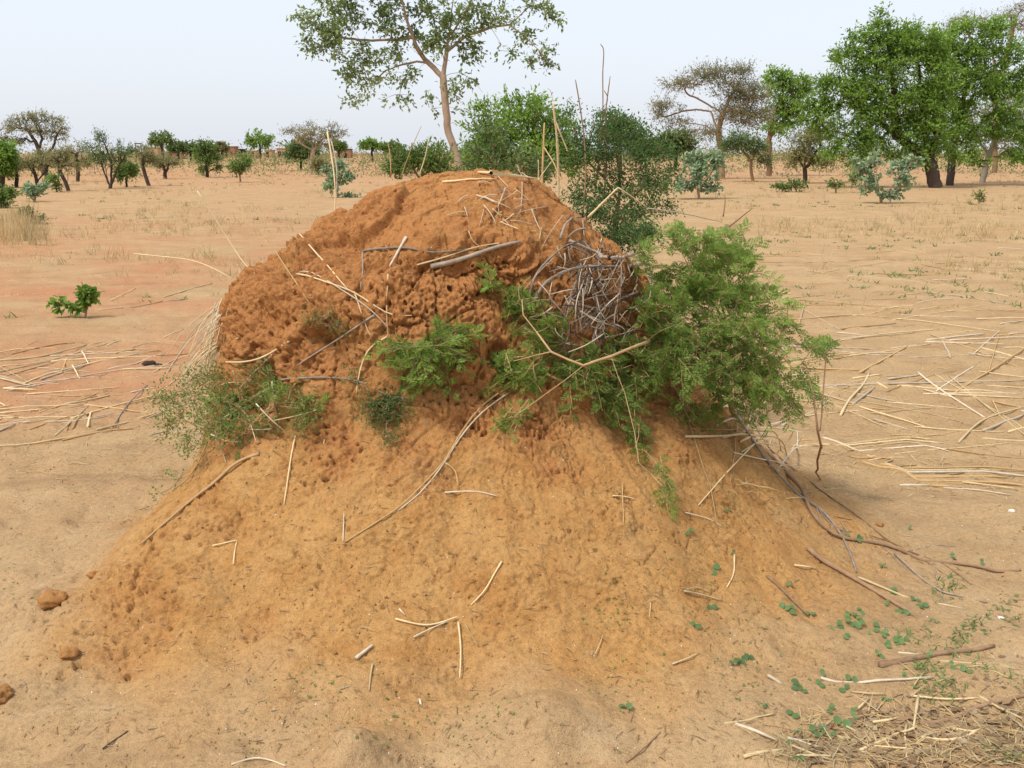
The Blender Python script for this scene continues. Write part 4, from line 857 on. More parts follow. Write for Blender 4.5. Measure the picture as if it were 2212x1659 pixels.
# -- single straws and stems on the mound
ST = [  # path, radius, material, what it looks like and where
  ([(1033, 374), (1090, 378), (1148, 384), (1185, 388)], .0075, 'straw', 'thick straw lying level just below the mound peak'),
  ([(957, 395), (1015, 392), (1071, 390)], .007, 'straw', 'thick straw on the mound cap, lower left of the peak straw'),
  ([(898, 574), (965, 555), (1033, 534), (1123, 522)], .005, 'straw', 'long straw crossing the thick grey stick on the ledge'),
  ([(880, 513), (862, 545), (842, 579)], .0085, 'straw_grey', 'broad pale straw slanting across the level crooked branch'),
  ([(839, 593), (837, 620), (835, 648)], .0045, 'straw', 'short upright straw below the broad pale straw'),
  ([(648, 506), (690, 556), (731, 607), (752, 628)], .0045, 'straw', 'long straw leaning on the upper left porous face'),
  ([(571, 506, 4.1), (600, 550, 4.0), (640, 610), (676, 664)], .005, 'straw_tan', 'long straw sticking out past the left silhouette of the porous face'),
  ([(426, 412, 4.3), (470, 480, 4.28), (523, 565, 4.2), (551, 593)], .0045, 'straw', 'longest straw reaching out over the left field from the mound shoulder'),
  ([(641, 593), (700, 612), (766, 635), (835, 680), (891, 683)], .005, 'straw', 'long bent straw down the middle of the porous face'),
  ([(650, 590), (720, 618), (790, 660), (846, 714)], .004, 'straw_grey', 'thin straw just below the long bent straw'),
  ([(766, 635), (785, 690), (804, 735)], .004, 'straw', 'straw hanging straight down from the long bent straw'),
  ([(839, 728), (794, 756), (775, 812), (770, 850)], .005, 'straw', 'bent straw elbowing down left of the middle acacia clump'),
  ([(627, 735), (575, 770), (510, 793), (453, 808), (391, 815)], .0055, 'straw', 'long straw from the porous face down over the left bush'),
  ([(589, 766), (550, 805), (519, 843)], .004, 'straw_grey', 'straw dropping into the left bush from the porous face'),
  ([(707, 285, 4.75), (716, 336, 4.7), (725, 405, 4.65), (722, 489, 4.6)], .006, 'straw', 'tall upright straw rising behind the left shoulder of the mound'),
  ([(716, 305, 4.8), (728, 360, 4.75), (727, 420, 4.7)], .0045, 'straw_grey', 'short companion of the tall upright straw'),
  ([(835, 660), (838, 700), (840, 730)], .003, 'straw', 'thin straw end above the middle acacia clump'),
  ([(1120, 828), (1065, 862), (1018, 902), (975, 970), (952, 1007), (885, 1082), (820, 1125), (745, 1172)], .0055, 'straw_tan', 'very long thin vine running diagonally down the apron'),
  ([(1100, 850), (1040, 890), (990, 950), (960, 1000), (910, 1068), (860, 1105)], .004, 'straw_grey', 'second thin vine beside the very long one'),
  ([(960, 1000), (985, 1020), (988, 1055)], .003, 'straw_tan', 'small curled root tip right of the diagonal vine'),
  ([(959, 1066), (1018, 1062), (1077, 1074)], .004, 'straw_grey', 'whitish bowed twig at the top of the apron'),
  ([(1084, 1214), (1066, 1245), (1049, 1277), (1018, 1308)], .0045, 'straw', 'straw slanting on the middle of the apron'),
  ([(854, 1339), (916, 1355), (967, 1343), (991, 1335)], .0045, 'straw', 'bent straw at the head of the straw cross on the apron'),
  ([(893, 1378), (930, 1360), (967, 1345)], .0035, 'straw_grey', 'short straw under the bent straw of the straw cross'),
  ([(991, 1347), (997, 1400), (995, 1440), (993, 1470)], .0045, 'straw', 'upright straw pointing down from the straw cross'),
  ([(1006, 1351), (1020, 1375), (1034, 1398)], .0045, 'straw_tan', 'tan straw right of the straw cross'),
  ([(862, 1318), (875, 1332)], .0045, 'straw_grey', 'stub of straw above the straw cross'),
  ([(768, 1423), (788, 1410), (807, 1396)], .0085, 'straw_grey', 'broad white husk chip on the apron left of the straw cross'),
  ([(805, 1436), (800, 1465), (797, 1494)], .004, 'straw', 'short upright straw below the white husk chip'),
  ([(906, 1514), (922, 1540), (942, 1568)], .0045, 'straw_grey', 'pale straw between the two clay knobs at the bottom'),
  ([(1448, 824), (1479, 894), (1500, 960), (1522, 1027), (1549, 1152)], .0055, 'straw_tan', 'long tan stem hanging down the right face under the bush'),
  ([(1631, 949), (1570, 1020), (1506, 1093)], .0055, 'straw', 'straight straw slanting down left on the right face'),
  ([(1582, 895), (1585, 960), (1578, 1010)], .005, 'straw_tan', 'tan stem dangling from the foot of the right bush'),
  ([(1323, 1072), (1350, 1075), (1373, 1080)], .0035, 'straw', 'short level straw high on the apron right of centre'),
  ([(1342, 1050), (1345, 1095), (1346, 1136)], .003, 'straw_tan', 'thin upright straw crossing below the short level straw'),
  ([(1475, 1279), (1515, 1288), (1557, 1300)], .0045, 'straw', 'level straw with a split end on the lower right apron'),
  ([(1478, 1277), (1505, 1270), (1530, 1282)], .003, 'straw', 'curled strip rising from the split level straw'),
  ([(1479, 1107), (1525, 1120), (1561, 1140)], .003, 'straw_grey', 'thin bowed straw on the right apron'),
  ([(1584, 1199), (1585, 1240), (1569, 1271)], .0045, 'straw', 'bent upright straw below a seedling on the right apron'),
  ([(1452, 1437), (1480, 1428), (1506, 1414)], .004, 'straw', 'short straw slanting at the apron foot'),
  ([(1284, 1417), (1294, 1395), (1301, 1375)], .003, 'straw_tan', 'small upright straw at the apron foot right of centre'),
  ([(1405, 1300), (1400, 1340)], .003, 'straw', 'tiny straw pair standing in a pit on the apron'),
  ([(640, 945), (625, 1030), (615, 1092)], .0045, 'straw', 'straight straw hanging under the left bush'),
  ([(700, 950), (695, 985)], .0045, 'straw', 'short thick straw hanging under the left bush'),
  ([(742, 1172), (743, 1140), (744, 1112)], .003, 'straw_grey', 'thin upright straw at the foot of the diagonal vine'),
  ([(460, 1182), (490, 1175), (514, 1170)], .0035, 'straw', 'small level straw on the left apron'),
  ([(505, 1222), (508, 1195), (513, 1172)], .003, 'straw', 'small upright straw beside the small level straw'),
  ([(290, 548, 5.2), (360, 555, 5.0), (430, 565, 4.7), (500, 600, 4.4)], .004, 'straw', 'straw arching out level over the left field'),
]
for (pts, r, mt, lb) in ST: stick('loose_straw', pts, r, mt, lb, 'straw', 'loose straws on the mound', nodes=len(pts) > 2)
# the little heap of straw bits on the cap
for k in range(34):
    u, v = rk.normal(1075, 42), rk.normal(448, 30); a = rk.uniform(0, math.pi); L = rk.uniform(12, 34)
    du, dv = math.cos(a) * L, math.sin(a) * L * .8
    stick('straw_bit', [(u - du, v - dv), (u, v + rk.normal(0, 3)), (u + du, v + dv)], rk.uniform(.002, .0042), ['straw', 'straw_grey', 'straw_grey'][k % 3],
          f'short {["yellow", "bleached grey", "bleached grey"][k % 3]} straw bit in the heap on the mound cap', 'straw', 'straw bits heaped on the mound cap', lift=.012)
for (pts, r, mt, lb) in [
  ([(1205, 465, 4.75), (1206, 380, 4.75), (1203, 300, 4.72), (1194, 218, 4.7)], .011, 'straw', 'tallest thick yellow stalk standing upright behind the mound cap'),
  ([(1208, 330, 4.74), (1200, 280, 4.72), (1192, 205, 4.72), (1182, 190, 4.72)], .004, 'straw_grey', 'thin dry tip beside the tallest thick stalk'),
  ([(1170, 440, 4.8), (1173, 340, 4.8), (1176, 265, 4.8)], .009, 'straw_tan', 'shorter thick stalk standing left of the tallest one'),
  ([(1160, 430, 4.7), (1163, 380, 4.7), (1163, 345, 4.7)], .006, 'straw', 'short stub stalk at the right of the mound peak'),
  ([(1200, 262, 4.75), (1215, 300, 4.74), (1227, 328, 4.74)], .006, 'straw', 'broken stalk piece leaning down from the tallest thick stalk'),
  ([(1175, 318, 4.8), (1195, 350, 4.7), (1210, 385, 4.65), (1225, 400, 4.6)], .005, 'straw_tan', 'slanting tan stalk crossing behind the mound cap'),
  ([(1150, 402), (1165, 385, 4.7), (1198, 340, 4.75)], .005, 'straw', 'straw leaning from the mound cap up to the thick stalks'),
  ([(1270, 470, 4.5), (1300, 440, 4.5), (1335, 405, 4.5)], .009, 'straw', 'stout straw leaning up right above the twig pile'),
  ([(1335, 405, 4.5), (1365, 425, 4.5), (1400, 450, 4.5)], .006, 'straw', 'straw bent over right above the twig pile'),
  ([(1070, 362), (1066, 352), (1060, 342, 4.35)], .009, 'straw_tan', 'stubby dry stump on the very peak of the mound'),
  ([(845, 380, 6.5), (842, 330, 6.5), (838, 310, 6.5)], .006, 'straw_tan', 'short brown stem standing left behind the mound cap'),
  ([(905, 380, 6.5), (918, 340, 6.5), (925, 305, 6.5)], .006, 'straw', 'pale slanting stem standing behind the mound cap'),
  ([(865, 385, 6.8), (885, 330, 6.8), (910, 272, 6.8)], .005, 'straw_tan', 'long brown slanting stem rising behind the mound cap'),
  ([(1258, 470, 5.1), (1265, 380, 5.15), (1262, 300, 5.2), (1252, 225, 5.2), (1243, 172, 5.2)], .0075, 'bark_brown', 'straight dark bare stem rising right of the tallest thick stalk'),
  ([(1285, 420, 5.3), (1295, 330, 5.35), (1302, 240, 5.35), (1302, 160, 5.35), (1304, 110, 5.35), (1297, 95, 5.35)], .006, 'bark_brown', 'tallest bare twig with a hooked tip against the sky'),
  ([(1305, 430, 5.25), (1310, 330, 5.25), (1308, 250, 5.25), (1318, 165, 5.25)], .007, 'bark_brown', 'dark bare stem right beside the hooked twig'),
  ([(1285, 350, 5.3), (1300, 270, 5.3), (1312, 215, 5.3), (1305, 195, 5.3)], .006, 'bark_brown', 'slanting bare stem crossing the two tall twigs'),
  ([(1270, 310, 5.3), (1290, 250, 5.3), (1312, 220, 5.3)], .004, 'bark_grey', 'thin grey twig fanning right from the dark bare stem'),
  ([(1395, 305, 5.6), (1402, 280, 5.6), (1408, 262, 5.6)], .004, 'bark_grey', 'thin bare twig on the skyline above the thorn bush'),
  ([(1435, 308, 5.6), (1440, 290, 5.6), (1437, 272, 5.6)], .004, 'bark_grey', 'smaller bare twig on the skyline, right of the other'),
  ([(1575, 490, 4.4), (1600, 470, 4.4), (1625, 450, 4.4)], .005, 'bark_brown', 'dark twig tip poking up right behind the bush'),
  ([(1562, 468, 4.4), (1566, 440, 4.4), (1566, 420, 4.4)], .005, 'bark_brown', 'short dark seed stem standing behind the right bush'),
  ([(1400, 450, 4.6), (1470, 460, 4.7), (1560, 480, 4.9)], .005, 'straw_grey', 'long pale thorn branch reaching right above the bush'),
]: stick('dry_reed', pts, r, mt, lb, 'stem', 'dry stems standing behind the mound', settle=False, nodes=mt.startswith('straw') and r > .007)

# -- stalks strewn over the field (crop coordinates of the photograph, turned into photo units)
def conv(lst, ox, oy, s): return [[(ox + x * s, oy + y * s) for x, y in zip(p[0::2], p[1::2])] for p in lst]
right = conv([(650,1025,1300,1008,1947,995),(920,950,1070,865,1225,775),(805,1210,860,1110,950,1020,985,940),(880,1145,1020,1035),(630,1055,920,1150),(920,1155,1330,1270),(1285,945,1420,1050,1700,1220),(1500,1080,1947,800),(1400,1060,1640,900),
 (1440,1080,1947,1110),(1690,1305,1947,1200),(1540,1370,1690,1240,1947,1160),(1850,1310,1990,1265),(720,1330,1200,1355,1480,1420),(870,1460,1350,1480,1990,1560),(940,1480,1110,1540,1500,1580,1990,1645),(1050,1500,1850,1590),(1200,1490,1990,1590),(1560,1620,1900,1659),
 (1180,1640,1360,1640),(1370,1640,1560,1659),(480,520,800,520),(490,480,710,455),(540,600,870,570,1130,590),(790,650,1150,630),(800,740,1060,690,1420,665),(880,720,1270,680),(780,685,950,700),(1000,480,1220,478),(1060,535,1270,520),(1180,575,1570,595),(1150,605,1300,610,1800,690),
 (1340,730,1700,700),(1330,750,1830,760),(1480,735,1990,718),(1680,790,1990,860),(1640,815,1800,680),(1440,740,1490,845),(940,535,960,465),(400,780,1050,785),(390,880,700,850,1010,810),(430,910,700,870,1000,815),(1050,820,1250,815),(440,910,920,930),(1470,555,1830,550),(1320,430,1640,480,1850,520),
 (1650,430,1675,375),(1700,430,1850,470),(160,215,560,215),(160,250,730,248),(600,200,720,205),(820,235,1080,225,1220,245,1450,300),(1000,185,1150,180),(870,275,1060,290),(1030,320,1370,330),(580,300,730,325),(1780,165,1990,178),(1400,265,1600,250),(880,100,1040,90),(330,430,500,445),
 (1010,1220,1240,1290),(500,1380,1010,1390),(1320,1050,1500,1100),(1760,1120,1990,1175),(1750,1110,1800,1220),(1030,1010,1100,1040),(1100,990,1300,960),(1170,450,1300,440),(1200,170,1330,190),(1560,300,1800,310),(1800,640,1990,610),(1850,700,1990,690),(1380,360,1600,352),(1650,600,1990,600),(1120,790,1290,770),(1300,540,1420,530),(880,980,1060,960)], 1536, 480, .3471)
left = conv([(100,910,450,840,620,820),(0,970,300,940,720,840),(0,1010,350,960,1000,790),(-20,1055,500,940),(0,1095,210,1150),(60,1215,350,1160,900,1050,1480,990),(200,1150,500,1040,1150,900),(340,1120,700,1000),(680,880,735,985),(600,1000,660,1105),(560,930,510,1050),(700,880,810,895),
 (730,1535,755,1405),(605,1540,640,1480,740,1405),(-20,1378,400,1350,700,1330),(-20,1417,380,1380),(700,1340,1160,1390),(540,1340,910,1250),(-20,1590,130,1525),(-10,1320,50,1345),(1290,915,1560,890),(1020,1035,1400,1020),(810,540,1080,520,1350,470),(920,465,1130,370),(1360,440,1540,380,1760,315),
 (1370,470,1560,440),(1360,770,1520,705),(890,835,990,790),(-10,1450,150,1465),(520,1640,900,1560,1100,1550),(800,1560,1210,1460),(950,900,1120,860),(0,1120,250,1170),(1230,880,1330,865),(450,1060,640,1055),(300,1650,700,1600),(1150,1470,1350,1400),(30,1200,300,1205)], 0, 528, .2604)
near = [[(2037, 1056), (2110, 1062), (2183, 1072)], [(1852, 1249), (1954, 1289), (2088, 1318)], [(1772, 1467), (1892, 1476), (2016, 1470)], [(1972, 1510), (2045, 1512), (2114, 1512)], [(2110, 1507), (2160, 1532), (2215, 1556)],
  [(1990, 1599), (2090, 1608), (2197, 1617)], [(1798, 1594), (1881, 1623), (1972, 1627)], [(1707, 1627), (1805, 1659)], [(1605, 1656), (1696, 1637)], [(1565, 1563), (1620, 1557), (1674, 1545)], [(1656, 1463), (1725, 1485)], [(1841, 1497), (1917, 1508)], [(1856, 1539), (1878, 1516)],
  [(1983, 1510), (1972, 1583)], [(1957, 1572), (1957, 1645)], [(1590, 1565), (1678, 1616)], [(1714, 1223), (1761, 1230)], [(1940, 1410), (1985, 1413)], [(1885, 1568), (1940, 1558)], [(1700, 1610), (1780, 1625), (1870, 1640)], [(1850, 1640), (1930, 1600), (1990, 1575)], [(1720, 1650), (1850, 1645)],
  [(2030, 1430), (2110, 1440), (2212, 1452)], [(2060, 1570), (2130, 1590), (2215, 1610)], [(1800, 1570), (1900, 1612)]]
ORD = ['', 'second', 'third', 'fourth', 'fifth', 'sixth', 'seventh', 'eighth', 'ninth', 'tenth', 'eleventh', 'twelfth', 'thirteenth', 'fourteenth', 'fifteenth', 'sixteenth', 'seventeenth', 'eighteenth', 'nineteenth', 'twentieth']
def strew(paths, where, group, r_lo, r_hi, tones):
    todo = []
    for p in paths:
        Q = path3(p, 0.0); L = float(np.linalg.norm(np.diff(np.array(Q), axis=0), axis=1).sum())
        dx, dy = p[-1][0] - p[0][0], p[-1][1] - p[0][1]; sl = dy / (abs(dx) + 1e-6)
        if dx < 0: sl = -sl if abs(dx) > 1 else sl
        how = 'lying level' if abs(sl) < .12 else 'pointing away' if abs(sl) > 1.6 else 'slanting up rightwards' if sl * (1 if dx >= 0 else 1) < 0 else 'slanting down rightwards'
        if dx < 0: how = {'slanting up rightwards': 'slanting up rightwards', 'slanting down rightwards': 'slanting down rightwards'}.get(how, how)
        size = 'long' if L > 1.3 else 'short' if L < 0.45 else 'medium'
        t = tones[int(rk.integers(len(tones)))]; todo.append((p, L, size, t, how))
    seen = {}
    todo.sort(key=lambda q: -max(w_[1] for w_ in q[0]))
    for (p, L, size, t, how) in todo:
        key = (size, t, how); n = seen[key] = seen.get(key, 0) + 1
        rank = 'first' if n == 1 else ORD[n - 1] if n <= 20 else 'far'
        tone = {'straw': 'yellow', 'straw_grey': 'grey', 'straw_tan': 'tan'}[t]
        lb = f'{size} {tone} stalk {how} {where}, {rank} from bottom'
        stick('dry_stalk', p, rk.uniform(r_lo, r_hi) * (1.15 if size == 'long' else .85), t, lb, 'stalk', group, nodes=True, taper=.7, lift=.006, wob_=.0025)
strew(right, 'on sand right of the mound', 'dry stalks strewn on the right field', .0055, .0095, ['straw', 'straw', 'straw_grey', 'straw_tan'])
strew(left, 'on sand left of the mound', 'dry stalks strewn on the left field', .0055, .0090, ['straw', 'straw', 'straw_grey', 'straw_tan'])
strew(near, 'in the lower right corner', 'dry stalks in the lower right corner', .003, .0058, ['straw', 'straw_grey', 'straw'])

for (n_, u0, u1, v0, v1, lb, gr) in [(95, 1600, 2260, 560, 1010, 'thin pale stalk in the layered straw right of the mound', 'thin stalks layered right of the mound'), (42, -20, 440, 740, 960, 'thin pale stalk in the layered straw left of the mound', 'thin stalks layered left of the mound')]:
    for k in range(n_):
        u, v = rk.uniform(u0, u1), v0 + (v1 - v0) * rk.random() ** 1.1; L = rk.uniform(25, 130); a = rk.normal(.02 if u0 > 0 else -.16, .12) if k % 5 else rk.normal(0, .6)
        p_ = [(u - L * math.cos(a), v - L * math.sin(a)), (u, v + rk.normal(0, 3)), (u + L * math.cos(a), v + L * math.sin(a))]
        stick('dry_stalk', p_, rk.uniform(.0028, .0055), ['straw', 'straw_grey', 'straw', 'straw_tan'][k % 4], lb.replace('pale', ['yellow', 'grey', 'yellow', 'tan'][k % 4]).replace('thin', 'short thin' if L < 60 else 'long thin' if L > 100 else 'thin'), 'stalk', gr, nodes=True, taper=.6, lift=.003, wob_=.003)

# ------------------------------------------------------------------ bushes on and behind the mound
def pinnate(mb_, P_, D, N, L, pairs=6, wf=0.16, lf=0.36):
    """feathery acacia leaves: opposite pinnae along a short stalk"""
    D = unit(D); S = unit(np.cross(D, N)); N = np.cross(S, D); n = len(P_)
    f = (np.arange(pairs) + .7) / (pairs + .2)
    prof_ = np.sin(np.pi * (0.22 + 0.72 * f)) 
    for s in (-1, 1):
        b = P_[:, None] + D[:, None] * (L[:, None, None] * f[None, :, None]) - N[:, None] * (L[:, None, None] * 0.18 * f[None, :, None] ** 2)
        d_ = unit(D[:, None] * 0.55 + s * S[:, None] + N[:, None] * 0.18 + rk.normal(0, .14, (n, pairs, 3)))
        ll = (L[:, None] * lf * prof_[None]).ravel()
        mb_.leaves(b.reshape(-1, 3), d_.reshape(-1, 3), np.repeat(N, pairs, 0), ll, ll * 0.46, 0.15)
def near_bush(name, label, stems, lobes, n, per, leafL, leaf, bark, r0, kind='pinnate', out=0.07, spread=0.07, rtip=.0016, pairs=6, thorn=False):
    """lobes: (u, v, ru, rv, Y or None[, depth]); with None the lobe hugs the mound surface seen there"""
    SEED[0] += 1; rs = np.random.default_rng(SEED[0])
    st = [[np.array(at(*p)) if len(p) == 3 else np.array(on(p[0], p[1], 0.0 if (i_ == 0) else 0.03)) for i_, p in enumerate(s)] for s in stems]
    tg = []; w = np.array([l_[2] * l_[3] for l_ in lobes], float); w = np.maximum(2, np.round(w / w.sum() * n)).astype(int)
    for l_, k in zip(lobes, w):
        c = np.array(at(l_[0], l_[1], l_[4])) if l_[4] is not None else np.array(on(l_[0], l_[1], out))
        sc = 0.972 * c[1] / FPX; dep = l_[5] if len(l_) > 5 else min(l_[2], l_[3]) * sc
        q = unit(rs.normal(0, 1, (k, 3))) * (rs.random((k, 1)) ** .45) * np.array([l_[2] * sc, dep, l_[3] * sc])
        tg.append(c + q)
    tg = np.concatenate(tg)
    tg = np.array([push_out(q, .014) for q in tg])
    root = empty(name, st[0][0].tolist(), label, 'bush')
    sk = grow(st, tg, r0, rtip, rs, 0.16)
    t = MB(); skin(t, sk, 6); part(t, 'stem', M[bark], root)
    c = MB(); cen = tg.mean(0)
    D = unit(rs.normal(0, 1, (len(tg), per, 3)) + 0.5 * unit(tg - cen)[:, None] + np.array([0, -.15, .1]))
    P_ = (tg[:, None] + D * (spread * rs.random((len(tg), per, 1)))).reshape(-1, 3); D = unit(D.reshape(-1, 3) + rs.normal(0, .5, (len(P_), 3)))
    N_ = rs.normal(0, .5, (len(P_), 3)) + np.array([0, -.25, 1.0]); LL = leafL * rs.uniform(.65, 1.25, len(P_))
    if kind == 'pinnate':                             # drooping branchlets with feathery leaves on alternate sides
        c = MB(); tw = MB(); nb = per
        B = unit(unit(tg - cen) * 0.9 + rs.normal(0, .55, tg.shape) + np.array([0, -.25, .05])); bl = rs.uniform(.07, .17, len(tg))
        f = (np.arange(nb) + .5) / nb
        bp_ = tg[:, None] + B[:, None] * (bl[:, None] * (f[None] - .45))[..., None]; bp_[..., 2] -= (bl[:, None] * .35 * f[None] ** 2)
        bp_ = np.array([[push_out(q, .01) for q in row] for row in bp_])
        sd_ = unit(np.cross(B, rs.normal(0, .45, B.shape) + np.array([0, -.2, 1.0])))
        alt = np.where(np.arange(nb) % 2, 1, -1)[None, :, None]
        D = unit(B[:, None] * .75 + sd_[:, None] * alt * .9 + rs.normal(0, .28, (len(tg), nb, 3))).reshape(-1, 3)
        P_ = bp_.reshape(-1, 3); N_ = np.repeat(np.cross(sd_, B), nb, 0); N_ = np.where(N_[:, 2:3] < 0, -N_, N_) + rs.normal(0, .3, N_.shape)
        pinnate(c, P_, D, N_, leafL * rs.uniform(.6, 1.2, len(P_)), pairs)
        for row in bp_: tw.tube(row[[0, nb // 3, 2 * nb // 3, nb - 1]], [.0017, .0015, .0012, .0007], 4, cap=False)
        part(tw, 'branchlets', M[bark], root)['kind'] = 'stuff'
    else:
        for k in range(3):
            c.leaves(P_ + rs.normal(0, leafL * .9, P_.shape), unit(D + rs.normal(0, .6, D.shape)), N_ + rs.normal(0, .3, N_.shape), LL, LL * .55, .2, 'rhomb')
    o = part(c, 'foliage', M[leaf], root); o.data.polygons.foreach_set('use_smooth', np.zeros(len(o.data.polygons), bool))
    return root
near_bush('acacia_bush', 'big feathery green acacia bush growing out of the right side of the mound',
  [[(1590, 900), (1575, 850, 3.95), (1560, 780, 3.95), (1570, 700, 3.95), (1550, 600, 3.95)], [(1575, 850, 3.95), (1620, 780, 3.95), (1660, 700, 4.0)], [(1570, 830, 3.95), (1500, 760, 3.8), (1450, 700, 3.7)], [(1580, 860, 3.95), (1650, 850, 3.95), (1700, 840, 3.95)], [(1570, 700, 3.95), (1500, 600, 3.9), (1470, 540, 3.9)], [(1650, 850, 3.95), (1720, 800, 4.0), (1765, 740, 4.0), (1790, 740, 4.0)]],
  [(1560,560,85,50,4.0,.22),(1500,535,50,42,3.95,.15),(1625,640,62,62,4.0,.25),(1560,700,105,75,3.85,.25),(1640,745,80,64,3.95,.28),(1500,640,75,65,3.9,.2),(1650,825,66,46,3.9,.25),(1595,800,76,56,3.8,.2),(1450,720,55,45,3.65,.1),(1700,690,20,40,4.0,.15),
   (1560,855,55,26,3.85,.15),(1745,745,34,22,4.0,.12),(1690,870,42,20,3.9,.15),(1790,738,18,12,4.0,.08),(1430,600,30,40,3.95,.1),(1470,500,35,25,4.0,.1),(1580,500,26,20,4.05,.1),(1740,830,25,25,3.95,.1),(1420,660,45,60,3.72,.1),(1460,780,50,40,3.62,.1),(1400,560,26,40,4.0,.08),(1520,760,60,50,3.7,.15),(1540,620,60,50,3.85,.15)],
  490, 9, .048, 'leaf_acacia', 'bark_tan', .012, pairs=6)
near_bush('acacia_bush', 'feathery acacia boughs draping over the mound front below the twig pile',
  [[(1440, 700), (1380, 745, 3.5), (1320, 770, 3.42), (1260, 790, 3.4), (1190, 760, 3.42), (1130, 680, 3.5)], [(1320, 770, 3.42), (1350, 850, 3.35), (1370, 930, 3.25), (1380, 1000, 3.15), (1430, 1050, 3.08)], [(1260, 790, 3.4), (1180, 850, 3.3), (1110, 900, 3.25)], [(1190, 760, 3.42), (1110, 780, 3.42)]],
  [(1280,785,80,36,None),(1190,725,55,45,None),(1120,655,45,38,None),(1355,825,66,36,None),(1300,862,58,26,None),(1330,745,66,34,None),(1245,840,48,26,None),(1105,775,38,36,None),(1400,780,50,30,None),(1365,950,30,26,None),(1375,1000,16,16,None),(1425,1045,22,14,None),(1110,905,42,12,None),(1160,800,40,40,None),(1450,890,40,12,None),(1510,915,22,6,None),(1060,600,26,26,None)],
  210, 9, .047, 'leaf_acacia', 'bark_tan', .008, out=.06)
near_bush('acacia_bush', 'small bright feathery acacia clump in the middle of the mound face',
  [[(985, 735), (950, 750, 3.5), (900, 765, 3.48), (860, 780, 3.48)], [(950, 750, 3.5), (960, 720, 3.52), (1000, 710, 3.5)]],
  [(935,760,82,42,None),(880,742,44,26,None),(980,722,50,24,None),(900,800,46,26,None),(1000,760,30,30,None)], 80, 8, .045, 'leaf_acacia', 'bark_brown', .006, out=.06)
near_bush('thorn_bush', 'dark green thorny bush with straw through it on the left flank',
  [[(560, 960), (550, 920, 3.55), (520, 880, 3.6), (460, 850, 3.75), (400, 850, 3.85)], [(550, 920, 3.55), (600, 870, 3.5), (650, 870, 3.48)], [(520, 880, 3.6), (450, 930, 3.65), (380, 900, 3.8)], [(550, 920, 3.55), (480, 970, 3.5), (420, 1030, 3.45)]],
  [(560,855,110,56,None),(480,900,110,56,3.65,.2),(420,850,74,62,3.8,.2),(660,880,60,44,None),(545,930,100,36,None),(365,865,46,50,3.9,.12),(470,810,50,30,3.8,.1),(455,980,55,22,None),(400,1052,26,9,None),(360,920,30,30,3.9,.1),(660,940,50,16,None),(350,1095,16,6,None)],
  300, 6, .0125, 'leaf_mid', 'bark_tan', .008, kind='small', out=.07, spread=.06)
near_bush('acacia_bush', 'feathery patch growing inside the thorny bush on the left flank',
  [[(600, 900), (590, 860, 3.5), (560, 830, 3.52)]], [(570,850,80,26,None),(650,875,46,20,None),(500,880,60,26,None),(610,815,30,14,None),(540,930,70,16,None)], 34, 7, .042, 'leaf_acacia', 'bark_brown', .005, out=.09)
near_bush('thorn_bush', 'small dark twiggy patch under the bowed grey stick at mid mound',
  [[(835, 905), (830, 880, 3.42), (850, 860, 3.42)], [(830, 880, 3.42), (800, 860, 3.45)]], [(830,862,48,28,None),(865,880,50,26,None),(800,880,30,20,None),(830,960,24,20,None),(790,830,20,14,None)], 110, 6, .010, 'leaf_thorn', 'bark_brown', .005, kind='small', out=.045)
near_bush('thorn_bush', 'tiny leafy sprig high on the porous face',
  [[(700, 700), (695, 690, 3.65)]], [(700,685,36,20,None),(740,705,20,14,None)], 34, 5, .009, 'leaf_thorn', 'bark_brown', .003, kind='small', out=.03)
near_bush('thorn_bush', 'tall open dark thorn bush standing right behind the mound cap',
  [[(1330, 560, 5.3), (1330, 470, 5.3), (1340, 400, 5.3), (1330, 320, 5.3), (1300, 270, 5.3)], [(1330, 470, 5.3), (1390, 400, 5.25), (1430, 340, 5.3)], [(1340, 420, 5.3), (1270, 350, 5.3), (1240, 280, 5.3)], [(1330, 480, 5.3), (1400, 460, 5.2)]],
  [(1330,335,85,52,5.3,.25),(1290,282,54,34,5.3,.2),(1400,395,56,52,5.25,.25),(1350,450,80,46,5.2,.25),(1420,330,36,26,5.3,.15),(1250,330,36,44,5.3,.15),(1360,500,60,26,5.1,.2),(1440,450,40,14,5.2,.12),(1230,255,16,26,5.3,.1),(1460,370,30,14,5.3,.1),(1300,400,60,30,5.3,.2),(1250,430,30,26,5.2,.1),(1330,255,30,14,5.3,.1),(1370,285,34,16,5.3,.1),(1285,455,46,36,4.95,.12),(1345,515,60,28,4.8,.12),(1400,500,40,26,4.8,.1)],
  330, 15, .017, 'leaf_thorn', 'bark_brown', .016, kind='small', spread=.05, rtip=.002)
plant('broadleaf_sapling', 'small leafy green sapling alone on bare red soil left of the mound', 'sapling', dist_of(685), [[(183, 685), (188, 660), (186, 632)], [(180, 680), (150, 660), (135, 655)], [(184, 672), (200, 650)]],
  [(186,634,20,18),(180,655,18,12),(140,656,22,9),(160,665,14,8),(200,640,7,12),(128,667,10,5)], 46, 8, .045, .055, .042, 'leaf_bright', 'bark_brown', .012, .003, shape='oval', twig=2)
near_bush('bare_sapling', 'thin bare sapling with few leaves standing on sand right of the big bush',
  [[(1772, 1035), (1766, 930, 3.7), (1756, 850, 3.75), (1738, 780, 3.8)], [(1768, 960, 3.7), (1775, 900, 3.75), (1782, 800, 3.8), (1785, 755, 3.8)]], [(1740,790,18,14,3.8,.05),(1785,770,14,18,3.8,.05),(1770,860,20,16,3.75,.05)], 30, 5, .010, 'leaf_thorn', 'bark_brown', .005, kind='small', spread=.05)

